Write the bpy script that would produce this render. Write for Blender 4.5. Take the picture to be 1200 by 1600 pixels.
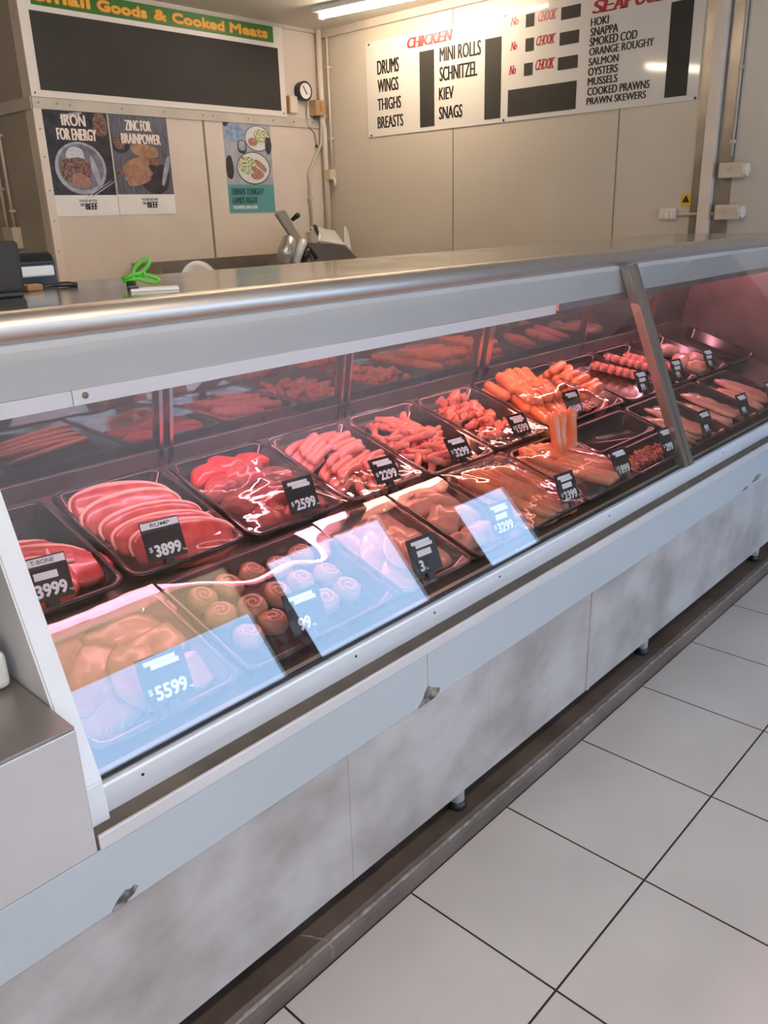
import bpy, bmesh, math, random
from mathutils import Vector, Matrix, noise

for o in list(bpy.data.objects):
    bpy.data.objects.remove(o)
SC = bpy.context.scene
COL = SC.collection
V = Vector
R = math.radians

# ------------------------------------------------------------------ camera
cam = bpy.data.cameras.new('camera')
cam.sensor_fit = 'VERTICAL'
cam.sensor_height = 36.0
cam.lens = 36.0 * 1283.2 / 1600.0
cam.clip_start = 0.02
camo = bpy.data.objects.new('camera', cam)
COL.objects.link(camo)
# columns: camera right, up, back expressed in the room's axes
rx = V((0.67720586, -0.73524623, -0.02837612))
dn = V((-0.26783029, -0.21040118, -0.94021183))
fw = V((0.68531683, 0.64431694, -0.33940612))
M = Matrix.Identity(4)
for i in range(3):
    M[i][0] = rx[i]
    M[i][1] = -dn[i]
    M[i][2] = -fw[i]
M[2][3] = 1.527
camo.matrix_world = M
SC.camera = camo

# ------------------------------------------------------------------ world, exposure
W = bpy.data.worlds.new('daylight')
SC.world = W
W.use_nodes = True
bg = W.node_tree.nodes['Background']
bg.inputs[0].default_value = (0.44, 0.66, 1.0, 1)
bg.inputs[1].default_value = 4.3
SC.view_settings.view_transform = 'Standard'
SC.view_settings.look = 'None'
SC.view_settings.gamma = 1.0
SC.view_settings.exposure = 0.55
SC.view_settings.use_curve_mapping = False

TUBE_WARM = (1.0, 0.80, 0.58)
TUBE_POWER = 48.0
SHOP_TUBE_POWER = 104.0
CASE_TUBE_POWER = 36.0

# ------------------------------------------------------------------ node helpers
def newmat(name):
    m = bpy.data.materials.new(name)
    m.use_nodes = True
    nt = m.node_tree
    nt.nodes.clear()
    out = nt.nodes.new('ShaderNodeOutputMaterial')
    return m, nt, out

def bump_into(nt, bsdf, src, strength, dist=0.002):
    b = nt.nodes.new('ShaderNodeBump')
    b.inputs['Strength'].default_value = strength
    b.inputs['Distance'].default_value = dist
    nt.links.new(src, b.inputs['Height'])
    nt.links.new(b.outputs[0], bsdf.inputs['Normal'])

def mat(name, c1, c2=None, scale=8.0, rough=0.5, metal=0.0, bump=0.0, detail=4.0, spec=0.5, stretch=(1, 1, 1),
        rough2=None, coat=0.0, lo=0.35, hi=0.65, bdist=0.002, coords='Object'):
    m, nt, out = newmat(name)
    b = nt.nodes.new('ShaderNodeBsdfPrincipled')
    b.inputs['Roughness'].default_value = rough
    b.inputs['Metallic'].default_value = metal
    b.inputs['Specular IOR Level'].default_value = spec
    b.inputs['Coat Weight'].default_value = coat
    b.inputs['Coat Roughness'].default_value = 0.08
    nt.links.new(b.outputs[0], out.inputs[0])
    tc = nt.nodes.new('ShaderNodeTexCoord')
    mp = nt.nodes.new('ShaderNodeMapping')
    mp.inputs['Scale'].default_value = stretch
    nt.links.new(tc.outputs[coords], mp.inputs[0])
    n = nt.nodes.new('ShaderNodeTexNoise')
    n.inputs['Scale'].default_value = scale
    n.inputs['Detail'].default_value = detail
    nt.links.new(mp.outputs[0], n.inputs['Vector'])
    cr = nt.nodes.new('ShaderNodeValToRGB')
    cr.color_ramp.elements[0].position = lo
    cr.color_ramp.elements[1].position = hi
    cr.color_ramp.elements[0].color = (*c1, 1)
    cr.color_ramp.elements[1].color = (*(c2 or tuple(min(1, x * 1.08) for x in c1)), 1)
    nt.links.new(n.outputs['Fac'], cr.inputs[0])
    nt.links.new(cr.outputs[0], b.inputs['Base Color'])
    if rough2 is not None:
        mr = nt.nodes.new('ShaderNodeMapRange')
        mr.inputs['To Min'].default_value = rough
        mr.inputs['To Max'].default_value = rough2
        nt.links.new(n.outputs['Fac'], mr.inputs[0])
        nt.links.new(mr.outputs[0], b.inputs['Roughness'])
    if bump:
        bump_into(nt, b, n.outputs['Fac'], bump, bdist)
    return m

def emit(name, col, power):
    m, nt, out = newmat(name)
    e = nt.nodes.new('ShaderNodeEmission')
    e.inputs[0].default_value = (*col, 1)
    e.inputs[1].default_value = power
    nt.links.new(e.outputs[0], out.inputs[0])
    return m

def sheet(name, tint, base, edge, rough=0.01, bumps=0.0, bscale=20.0, haze=0.0, hazecol=(0.8, 0.8, 0.8)):
    """clear sheet: see-through with a mirror share that grows towards grazing view"""
    m, nt, out = newmat(name)
    t = nt.nodes.new('ShaderNodeBsdfTransparent')
    t.inputs[0].default_value = (*tint, 1)
    g = nt.nodes.new('ShaderNodeBsdfGlossy')
    g.inputs['Roughness'].default_value = rough
    g.inputs['Color'].default_value = (1, 1, 1, 1)
    lw = nt.nodes.new('ShaderNodeLayerWeight')
    lw.inputs['Blend'].default_value = 0.5
    pw = nt.nodes.new('ShaderNodeMath'); pw.operation = 'POWER'
    pw.inputs[1].default_value = 4.0
    mr = nt.nodes.new('ShaderNodeMapRange')
    mr.inputs['To Min'].default_value = base
    mr.inputs['To Max'].default_value = edge
    nt.links.new(lw.outputs['Facing'], pw.inputs[0])
    nt.links.new(pw.outputs[0], mr.inputs[0])
    mx = nt.nodes.new('ShaderNodeMixShader')
    nt.links.new(mr.outputs[0], mx.inputs[0])
    nt.links.new(t.outputs[0], mx.inputs[1])
    nt.links.new(g.outputs[0], mx.inputs[2])
    last = mx
    if haze:
        d = nt.nodes.new('ShaderNodeBsdfDiffuse')
        d.inputs[0].default_value = (*hazecol, 1)
        m2 = nt.nodes.new('ShaderNodeMixShader')
        m2.inputs[0].default_value = haze
        nt.links.new(mx.outputs[0], m2.inputs[1])
        nt.links.new(d.outputs[0], m2.inputs[2])
        last = m2
    nt.links.new(last.outputs[0], out.inputs[0])
    if bumps:
        tc = nt.nodes.new('ShaderNodeTexCoord')
        n = nt.nodes.new('ShaderNodeTexNoise')
        n.inputs['Scale'].default_value = bscale
        n.inputs['Detail'].default_value = 1.5
        nt.links.new(tc.outputs['Object'], n.inputs['Vector'])
        b = nt.nodes.new('ShaderNodeBump')
        b.inputs['Strength'].default_value = bumps
        b.inputs['Distance'].default_value = 0.01
        nt.links.new(n.outputs['Fac'], b.inputs['Height'])
        nt.links.new(b.outputs[0], g.inputs['Normal'])
    return m

def tile_mat():
    m, nt, out = newmat('floor_tiles')
    b = nt.nodes.new('ShaderNodeBsdfPrincipled')
    nt.links.new(b.outputs[0], out.inputs[0])
    ge = nt.nodes.new('ShaderNodeNewGeometry')
    mp = nt.nodes.new('ShaderNodeMapping')
    mp.inputs['Location'].default_value = (-0.753 + 4.0, -0.629 + 4.0, 0)
    nt.links.new(ge.outputs['Position'], mp.inputs[0])
    br = nt.nodes.new('ShaderNodeTexBrick')
    br.offset = 0.0
    br.inputs['Scale'].default_value = 1.0
    br.inputs['Brick Width'].default_value = 0.3995
    br.inputs['Row Height'].default_value = 0.4
    br.inputs['Mortar Size'].default_value = 0.0026
    br.inputs['Mortar Smooth'].default_value = 0.1
    br.inputs['Color1'].default_value = (0.70, 0.665, 0.635, 1)
    br.inputs['Color2'].default_value = (0.665, 0.63, 0.60, 1)
    br.inputs['Mortar'].default_value = (0.035, 0.025, 0.02, 1)
    nt.links.new(mp.outputs[0], br.inputs['Vector'])
    n = nt.nodes.new('ShaderNodeTexNoise')
    n.inputs['Scale'].default_value = 3.0
    n.inputs['Detail'].default_value = 6
    nt.links.new(ge.outputs['Position'], n.inputs['Vector'])
    mr = nt.nodes.new('ShaderNodeMapRange')
    mr.inputs['From Min'].default_value = 0.3
    mr.inputs['From Max'].default_value = 0.7
    mr.inputs['To Min'].default_value = 0.92
    mr.inputs['To Max'].default_value = 1.04
    nt.links.new(n.outputs['Fac'], mr.inputs[0])
    mx = nt.nodes.new('ShaderNodeMix'); mx.data_type = 'RGBA'; mx.blend_type = 'MULTIPLY'
    mx.inputs[0].default_value = 1.0
    nt.links.new(br.outputs['Color'], mx.inputs[6])
    nt.links.new(mr.outputs[0], mx.inputs[7])
    nt.links.new(mx.outputs[2], b.inputs['Base Color'])
    b.inputs['Roughness'].default_value = 0.38
    inv = nt.nodes.new('ShaderNodeMath'); inv.operation = 'SUBTRACT'
    inv.inputs[0].default_value = 1.0
    nt.links.new(br.outputs['Fac'], inv.inputs[1])
    bump_into(nt, b, inv.outputs[0], 0.6, 0.002)
    return m

# ------------------------------------------------------------------ materials
MT = {}
MT['tile'] = tile_mat()
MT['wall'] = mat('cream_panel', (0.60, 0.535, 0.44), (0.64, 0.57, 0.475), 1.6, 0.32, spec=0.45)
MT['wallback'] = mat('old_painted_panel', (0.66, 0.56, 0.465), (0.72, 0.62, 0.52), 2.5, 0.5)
MT['wallside'] = mat('shade_darkened_side', (0.36, 0.31, 0.24), (0.40, 0.35, 0.27), 2.0, 0.5)  # darker than the back panel; shade of the coolroom side put into colour
MT['ceiling'] = mat('ceiling_panel', (0.62, 0.58, 0.50), (0.66, 0.62, 0.54), 2.0, 0.6)
MT['shopwall'] = mat('brown_shop_wall', (0.30, 0.19, 0.12), (0.36, 0.24, 0.16), 3.0, 0.6)
MT['seam'] = mat('panel_joint', (0.22, 0.18, 0.14), None, 5, 0.6)
MT['railgrey'] = mat('grey_beige_rail', (0.50, 0.45, 0.37), (0.60, 0.53, 0.43), 6, 0.45)
MT['trim'] = mat('cream_trim', (0.72, 0.61, 0.51), (0.78, 0.67, 0.56), 6, 0.45)
MT['steel'] = mat('brushed_steel', (0.62, 0.59, 0.55), (0.68, 0.65, 0.61), 30, 0.2, 1.0, stretch=(0.3, 8, 8), rough2=0.3, bump=0.02)
MT['steeltop'] = mat('worn_steel_top', (0.60, 0.575, 0.53), (0.66, 0.63, 0.58), 6, 0.10, 1.0, rough2=0.24, bump=0.04, bdist=0.001)
MT['steeltube'] = mat('satin_steel_edge', (0.66, 0.58, 0.50), (0.70, 0.62, 0.54), 20, 0.40, 1.0, stretch=(0.2, 4, 4), rough2=0.50)
MT['steelsill'] = mat('bright_sill', (0.78, 0.77, 0.75), (0.84, 0.83, 0.81), 20, 0.35, 0.3, stretch=(0.3, 3, 3), rough2=0.42)
MT['mullion'] = mat('brown_grey_post', (0.34, 0.30, 0.255), (0.38, 0.335, 0.29), 6, 0.3, 0.75)
MT['steeldark'] = mat('dull_dark_steel', (0.28, 0.25, 0.22), (0.36, 0.32, 0.28), 8, 0.35, 0.8)
MT['ledge'] = mat('dark_reflection_ledge', (0.10, 0.078, 0.06), (0.15, 0.12, 0.095), 9, 0.5, 0.2)  # dark reflection in the steel ledge is put into this brown
MT['panel'] = mat('scuffed_front_panel', (0.37, 0.33, 0.295), (0.56, 0.52, 0.485), 5.5, 0.32, 0.22, bump=0.05, detail=12, rough2=0.55, stretch=(1, 1, 1.3), lo=0.33, hi=0.62)
MT['band'] = mat('pale_blue_grey_band', (0.46, 0.485, 0.48), (0.49, 0.515, 0.51), 3, 0.42)
MT['lip'] = mat('pale_lip', (0.70, 0.66, 0.635), None, 5, 0.35, 0.3)
MT['box'] = mat('satin_steel_box', (0.60, 0.56, 0.53), (0.66, 0.62, 0.59), 3, 0.35, 0.45, rough2=0.45)
MT['boxtop'] = mat('dull_box_top', (0.30, 0.28, 0.255), (0.36, 0.335, 0.31), 6, 0.35, 0.6)
MT['kick'] = mat('brown_vinyl_plinth', (0.10, 0.074, 0.058), (0.17, 0.13, 0.105), 6, 0.42, bump=0.15, detail=8)
MT['kickworn'] = mat('worn_plinth_edge', (0.18, 0.14, 0.11), (0.36, 0.30, 0.25), 45, 0.5, bump=0.3, detail=8)
MT['white'] = mat('white_enamel', (0.78, 0.77, 0.75), (0.82, 0.81, 0.79), 4, 0.3)
MT['valance'] = mat('white_valance', (0.47, 0.465, 0.43), (0.51, 0.505, 0.47), 3, 0.35)
MT['signwhite'] = mat('gloss_sign_white', (0.74, 0.70, 0.645), (0.76, 0.72, 0.665), 2, 0.06, spec=0.5)
MT['signwhite2'] = mat('sign_board_white', (0.78, 0.70, 0.62), (0.80, 0.72, 0.64), 2, 0.4)
MT['black'] = mat('black_chalk_panel', (0.028, 0.024, 0.020), (0.036, 0.031, 0.026), 3, 0.7)
MT['blackplastic'] = mat('black_plastic', (0.012, 0.012, 0.012), (0.018, 0.018, 0.018), 8, 0.3)
MT['ink'] = mat('black_lettering', (0.02, 0.015, 0.015), None, 5, 0.35)
MT['red'] = mat('red_lettering', (0.42, 0.025, 0.03), (0.48, 0.03, 0.035), 5, 0.3)
MT['green'] = mat('green_sign_strip', (0.025, 0.15, 0.018), (0.03, 0.175, 0.022), 5, 0.4)
MT['yellow'] = mat('yellow_lettering', (0.80, 0.42, 0.04), (0.85, 0.48, 0.05), 5, 0.45)
MT['orangeink'] = mat('orange_outline', (0.55, 0.09, 0.02), None, 5, 0.45)
MT['creamink'] = mat('cream_lettering', (0.85, 0.72, 0.60), None, 5, 0.5)
MT['cardwhite'] = mat('white_print', (0.85, 0.85, 0.85), None, 5, 0.5)
MT['paper'] = mat('white_paper', (0.80, 0.78, 0.75), None, 5, 0.6)
MT['posterdark'] = mat('dark_poster_print', (0.022, 0.019, 0.022), (0.06, 0.05, 0.055), 14, 0.3)
MT['postergrey'] = mat('grey_board_print', (0.09, 0.085, 0.11), (0.16, 0.155, 0.19), 10, 0.3, stretch=(6, 1, 1))
MT['posterstone'] = mat('stone_print', (0.30, 0.30, 0.34), (0.42, 0.42, 0.46), 10, 0.3)
MT['bowl'] = mat('bowl_print', (0.30, 0.30, 0.36), (0.48, 0.47, 0.54), 20, 0.3)
MT['bowlin'] = mat('bowl_inner_print', (0.13, 0.13, 0.15), (0.24, 0.24, 0.27), 20, 0.3)
MT['meatprint'] = mat('shredded_meat_print', (0.07, 0.03, 0.02), (0.33, 0.19, 0.14), 60, 0.3)
MT['riceprint'] = mat('rice_print', (0.50, 0.50, 0.52), (0.7, 0.7, 0.72), 80, 0.3)
MT['bun'] = mat('bun_print', (0.30, 0.15, 0.08), (0.48, 0.28, 0.17), 20, 0.3)
MT['plateprint'] = mat('plate_print', (0.62, 0.62, 0.60), None, 5, 0.3)
MT['salad'] = mat('salad_print', (0.10, 0.20, 0.05), (0.75, 0.72, 0.50), 90, 0.3, lo=0.42, hi=0.56)
MT['lambprint'] = mat('lamb_print', (0.28, 0.12, 0.09), (0.48, 0.26, 0.20), 60, 0.3)
MT['teal'] = mat('teal_print', (0.09, 0.29, 0.29), (0.11, 0.33, 0.33), 5, 0.35)
MT['tealdark'] = mat('dark_teal_ink', (0.02, 0.07, 0.075), None, 5, 0.35)
MT['bluecloth'] = mat('blue_cloth_print', (0.16, 0.24, 0.36), (0.30, 0.40, 0.54), 30, 0.4)
MT['brownbox'] = mat('aged_tan_plastic', (0.42, 0.26, 0.13), (0.48, 0.31, 0.17), 10, 0.4)
MT['beigebox'] = mat('beige_plastic', (0.62, 0.52, 0.38), (0.66, 0.56, 0.42), 10, 0.4)
MT['conduit'] = mat('painted_conduit', (0.52, 0.46, 0.36), (0.58, 0.51, 0.41), 10, 0.4)
MT['pipe'] = mat('cream_pipe', (0.70, 0.60, 0.49), (0.74, 0.64, 0.53), 10, 0.3)
MT['warn'] = mat('warning_yellow', (0.75, 0.45, 0.03), None, 5, 0.4)
MT['greenplastic'] = mat('bright_green_plastic', (0.10, 0.52, 0.03), (0.13, 0.58, 0.05), 10, 0.3)
MT['wood'] = mat('brown_wood', (0.36, 0.17, 0.06), (0.44, 0.22, 0.09), 10, 0.5, stretch=(1, 8, 8))
MT['scale'] = mat('cream_scale_housing', (0.68, 0.66, 0.60), (0.72, 0.70, 0.64), 5, 0.4)
MT['deck'] = mat('stained_deck_steel', (0.17, 0.145, 0.13), (0.24, 0.20, 0.18), 8, 0.35, 0.5)
MT['rustspot'] = mat('rust', (0.05, 0.02, 0.01), (0.35, 0.16, 0.05), 90, 0.7)
MT['chip'] = mat('bared_metal_chip', (0.06, 0.05, 0.045), (0.36, 0.31, 0.25), 70, 0.6)
MT['glass'] = sheet('case_glass', (0.955, 0.95, 0.945), 0.078, 0.6)
MT['window'] = sheet('window_glass', (0.98, 0.985, 0.99), 0.03, 0.5)
MT['film'] = sheet('clear_film', (0.95, 0.93, 0.93), 0.035, 0.85, 0.02, 0.02, 14, 0.02)
MT['filmwrinkled'] = sheet('wrinkled_film', (0.95, 0.93, 0.93), 0.12, 0.85, 0.02, 0.5, 20, 0.025)
MT['cleartray'] = sheet('clear_tray_plastic', (0.50, 0.46, 0.45), 0.13, 0.9, 0.03, 0.05, 10, 0.05, (0.35, 0.33, 0.32))
MT['blacktray'] = mat('black_tray', (0.014, 0.011, 0.012), (0.02, 0.016, 0.017), 8, 0.16, spec=0.6)
MT['meatred'] = mat('red_beef', (0.38, 0.025, 0.022), (0.52, 0.07, 0.06), 42, 0.30, coat=0.35, detail=6, bump=0.15)
MT['meatbright'] = mat('bright_red_beef', (0.58, 0.018, 0.018), (0.68, 0.05, 0.04), 38, 0.28, coat=0.4, detail=6, bump=0.2)
MT['meatdark'] = mat('dark_red_beef', (0.26, 0.035, 0.028), (0.42, 0.085, 0.065), 40, 0.3, coat=0.4, detail=6, bump=0.2)
MT['rump'] = mat('rump_beef', (0.33, 0.035, 0.035), (0.50, 0.10, 0.08), 36, 0.32, coat=0.3, detail=7, bump=0.12)
MT['fat'] = mat('pale_fat', (0.80, 0.43, 0.34), (0.86, 0.52, 0.42), 30, 0.35, coat=0.2, bump=0.1)
MT['bone'] = mat('cut_bone', (0.75, 0.55, 0.46), (0.85, 0.70, 0.6), 60, 0.5)
MT['pinksausage'] = mat('pink_sausage_skin', (0.66, 0.21, 0.18), (0.78, 0.33, 0.28), 26, 0.26, coat=0.35, detail=6, bump=0.08)
MT['orangesausage'] = mat('orange_sausage_skin', (0.80, 0.22, 0.085), (0.88, 0.33, 0.15), 24, 0.24, coat=0.45, detail=6, bump=0.12)
MT['brownsausage'] = mat('tan_sausage_skin', (0.55, 0.17, 0.06), (0.68, 0.26, 0.11), 24, 0.25, coat=0.4, detail=6, bump=0.1)
MT['strip'] = mat('pink_strip_meat', (0.66, 0.17, 0.13), (0.80, 0.33, 0.27), 34, 0.28, coat=0.4, detail=6, bump=0.15)
MT['dice'] = mat('salmon_diced_meat', (0.70, 0.16, 0.11), (0.82, 0.30, 0.23), 34, 0.28, coat=0.4, detail=6, bump=0.15)
MT['chicken'] = mat('pale_chicken', (0.48, 0.25, 0.18), (0.62, 0.38, 0.29), 22, 0.28, coat=0.4, detail=5, bump=0.1)
MT['fish'] = mat('pale_fish', (0.42, 0.24, 0.17), (0.58, 0.38, 0.29), 20, 0.3, coat=0.4, detail=6, bump=0.1)
MT['roll'] = mat('tan_rolled_meat', (0.40, 0.20, 0.11), (0.54, 0.31, 0.19), 24, 0.35, coat=0.2, bump=0.2)
MT['mince'] = mat('dark_mince', (0.30, 0.05, 0.035), (0.55, 0.15, 0.11), 90, 0.4, coat=0.3, bump=0.5)
MT['herb'] = mat('green_garnish', (0.10, 0.20, 0.03), (0.22, 0.34, 0.06), 30, 0.5)
MT['reardoor'] = None
MT['tubelit'] = emit('lit_tube', TUBE_WARM, TUBE_POWER)
MT['shoptube'] = emit('lit_shop_tube', (1.0, 0.84, 0.70), SHOP_TUBE_POWER)
MT['pinktube'] = emit('lit_magenta_tube', (1.0, 0.35, 0.47), CASE_TUBE_POWER)
MT['redtube'] = emit('lit_rose_tube', (1.0, 0.35, 0.27), CASE_TUBE_POWER)

def mirror_door():
    m, nt, out = newmat('dark_sliding_glass')
    g = nt.nodes.new('ShaderNodeBsdfGlossy'); g.inputs['Roughness'].default_value = 0.03
    g.inputs['Color'].default_value = (0.55, 0.55, 0.47, 1)
    d = nt.nodes.new('ShaderNodeBsdfDiffuse'); d.inputs[0].default_value = (0.075, 0.085, 0.07, 1)
    mx = nt.nodes.new('ShaderNodeMixShader'); mx.inputs[0].default_value = 0.40
    nt.links.new(d.outputs[0], mx.inputs[1]); nt.links.new(g.outputs[0], mx.inputs[2])
    nt.links.new(mx.outputs[0], out.inputs[0])
    return m
MT['reardoor'] = mirror_door()

def fascia_mat():  # lets daylight through so the added sheet glows orange
    m, nt, out = newmat('glowing_fascia_sheet')
    t = nt.nodes.new('ShaderNodeBsdfTranslucent'); t.inputs[0].default_value = (0.95, 0.50, 0.22, 1)
    d = nt.nodes.new('ShaderNodeBsdfDiffuse'); d.inputs[0].default_value = (0.55, 0.33, 0.2, 1)
    mx = nt.nodes.new('ShaderNodeMixShader'); mx.inputs[0].default_value = 0.12
    nt.links.new(t.outputs[0], mx.inputs[1]); nt.links.new(d.outputs[0], mx.inputs[2])
    nt.links.new(mx.outputs[0], out.inputs[0])
    return m
MT['fascia'] = fascia_mat()

# ------------------------------------------------------------------ mesh helpers
def link(name, bm, m, parent=None, smooth=False, mw=None):
    me = bpy.data.meshes.new(name)
    bmesh.ops.recalc_face_normals(bm, faces=bm.faces)
    bm.to_mesh(me)
    bm.free()
    if smooth:
        for p in me.polygons:
            p.use_smooth = True
    for x in (m if isinstance(m, (list, tuple)) else [m]):
        me.materials.append(x)
    o = bpy.data.objects.new(name, me)
    COL.objects.link(o)
    if parent is not None:
        o.parent = parent
    if mw is not None:
        if parent is None:
            o.matrix_world = mw
        else:
            o.matrix_local = mw
    return o

def empty(name, loc=(0, 0, 0), mw=None):
    o = bpy.data.objects.new(name, None)
    o.empty_display_size = 0.1
    COL.objects.link(o)
    if mw is not None:
        o.matrix_world = mw
    else:
        o.location = loc
    return o

def tag(o, label=None, cat=None, group=None, kind=None):
    if label: o['label'] = label
    if cat: o['category'] = cat
    if group: o['group'] = group
    if kind: o['kind'] = kind
    return o

def struct(o):
    o['kind'] = 'structure'
    return o

def dup(root, mw, label=None, group=None):
    r = root.copy()
    COL.objects.link(r)
    r.matrix_world = mw
    if label: r['label'] = label
    if group: r['group'] = group
    for ch in list(root.children):
        c = ch.copy()
        COL.objects.link(c)
        c.parent = r
        for g in list(ch.children):
            d = g.copy()
            COL.objects.link(d)
            d.parent = c
    return r

def box(bm, x0, x1, y0, y1, z0, z1, bev=0.0, seg=2):
    vs = [bm.verts.new((x, y, z)) for x in (x0, x1) for y in (y0, y1) for z in (z0, z1)]
    fs = []
    for a in ((0, 1, 3, 2), (4, 6, 7, 5), (0, 4, 5, 1), (2, 3, 7, 6), (0, 2, 6, 4), (1, 5, 7, 3)):
        fs.append(bm.faces.new([vs[i] for i in a]))
    if bev:
        es = list({e for f in fs for e in f.edges})
        bmesh.ops.bevel(bm, geom=es, offset=bev, segments=seg, affect='EDGES', profile=0.5)
    return vs

def boxobj(name, m, x0, x1, y0, y1, z0, z1, parent=None, bev=0.0, mw=None):
    bm = bmesh.new()
    box(bm, x0, x1, y0, y1, z0, z1, bev)
    return link(name, bm, m, parent, mw=mw)

def prism_x(bm, prof, x0, x1):
    """closed (y,z) outline swept along the room's length"""
    a = [bm.verts.new((x0, y, z)) for y, z in prof]
    b = [bm.verts.new((x1, y, z)) for y, z in prof]
    n = len(prof)
    for i in range(n):
        bm.faces.new((a[i], a[(i + 1) % n], b[(i + 1) % n], b[i]))
    bm.faces.new(a)
    bm.faces.new(list(reversed(b)))

def plate(bm, pts, n, t):
    """polygon pts (3D, planar) given thickness t along -n"""
    n = V(n).normalized()
    a = [bm.verts.new(V(p)) for p in pts]
    b = [bm.verts.new(V(p) - n * t) for p in pts]
    k = len(pts)
    for i in range(k):
        bm.faces.new((a[i], a[(i + 1) % k], b[(i + 1) % k], b[i]))
    bm.faces.new(a)
    bm.faces.new(list(reversed(b)))

def tube(bm, pts, rad, seg=10, caps=True, round_ends=False):
    pts = [V(p) for p in pts]
    n = len(pts)
    rads = list(rad) if isinstance(rad, (list, tuple)) else [rad] * n
    tang = []
    for i in range(n):
        t = pts[min(i + 1, n - 1)] - pts[max(i - 1, 0)]
        tang.append(t.normalized())
    up = V((0, 0, 1)) if abs(tang[0].z) < 0.9 else V((1, 0, 0))
    u = tang[0].cross(up).normalized()
    rings = []
    for i in range(n):
        t = tang[i]
        u = (u - t * u.dot(t)).normalized()
        w = t.cross(u)
        ring = []
        for k in range(seg):
            a = 2 * math.pi * k / seg
            ring.append(bm.verts.new(pts[i] + (u * math.cos(a) + w * math.sin(a)) * rads[i]))
        rings.append(ring)
    for i in range(n - 1):
        for k in range(seg):
            bm.faces.new((rings[i][k], rings[i][(k + 1) % seg], rings[i + 1][(k + 1) % seg], rings[i + 1][k]))
    if caps:
        bm.faces.new(list(reversed(rings[0])))
        bm.faces.new(rings[-1])
    return rings

def cyl(bm, c, axis, r, h, seg=24, r2=None):
    axis = V(axis).normalized()
    c = V(c)
    return tube(bm, [c, c + axis * h], [r, r if r2 is None else r2], seg)

def slab(bm, outline, T, dome=0.15, rough=0.0, seed=0, scale_f=25):
    n = len(outline)
    cx = sum(p[0] for p in outline) / n
    cy = sum(p[1] for p in outline) / n
    lv = [(0.80, 0.0), (0.97, 0.12), (1.0, 0.45), (0.97, 0.80), (0.86, 1.0), (0.5, 1.0 + dome)]
    rings = []
    for s, z in lv:
        ring = []
        for (x, y) in outline:
            p = V((cx + (x - cx) * s, cy + (y - cy) * s, z * T))
            if rough:
                q = noise.noise_vector(V((p.x * scale_f + seed * 7.1, p.y * scale_f, p.z * scale_f)))
                p += V((q.x, q.y, q.z * (0.3 + z))) * rough
            ring.append(bm.verts.new(p))
        rings.append(ring)
    for a, b in zip(rings, rings[1:]):
        for k in range(n):
            bm.faces.new((a[k], a[(k + 1) % n], b[(k + 1) % n], b[k]))
    cb = bm.verts.new((cx, cy, 0))
    ct = bm.verts.new((cx, cy, T * (1.0 + dome * 1.3)))
    for k in range(n):
        bm.faces.new((rings[0][(k + 1) % n], rings[0][k], cb))
        bm.faces.new((rings[-1][k], rings[-1][(k + 1) % n], ct))

def blob_outline(L, Wd, seed, n=22, wob=0.14, p=2.4):
    rnd = random.Random(seed)
    ph = [rnd.uniform(0, 6.28) for _ in range(4)]
    out = []
    for k in range(n):
        a = 2 * math.pi * k / n
        c, s = math.cos(a), math.sin(a)
        r = (abs(c) ** p + abs(s) ** p) ** (-1 / p)
        r *= 1 + wob * (0.5 * math.sin(2 * a + ph[0]) + 0.35 * math.sin(3 * a + ph[1]) + 0.2 * math.sin(5 * a + ph[2]))
        out.append((r * c * L / 2, r * s * Wd / 2))
    return out

# ---- lettering
def text_mesh(body, offset=0.0, spacing=1.0):
    cu = bpy.data.curves.new('t', 'FONT')
    cu.body = body
    cu.offset = offset
    cu.space_character = spacing
    cu.resolution_u = 3
    ob = bpy.data.objects.new('t', cu)
    COL.objects.link(ob)
    bpy.context.view_layer.update()
    me = bpy.data.meshes.new_from_object(ob.evaluated_get(bpy.context.evaluated_depsgraph_get()))
    bpy.data.objects.remove(ob)
    bpy.data.curves.remove(cu)
    return me

SERIF = {'C': [(0.92, 1), (0.92, -1)], 'H': [(0.1, 0), (0.9, 0), (0.1, 1.0), (0.9, 1.0)], 'I': [(0.5, 0), (0.5, 1.0)],
         'K': [(0.1, 0), (0.9, 0), (0.1, 1.0), (0.85, 1.0)], 'N': [(0.08, 0), (0.08, 1.0), (0.92, 1.0)],
         'E': [(0.1, 0), (0.1, 1.0)], 'A': [(0.04, 0), (0.96, 0)], 'F': [(0.1, 0), (0.1, 1.0)], 'D': [(0.1, 0), (0.1, 1.0)],
         'S': [], 'O': [], 'o': []}

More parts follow.
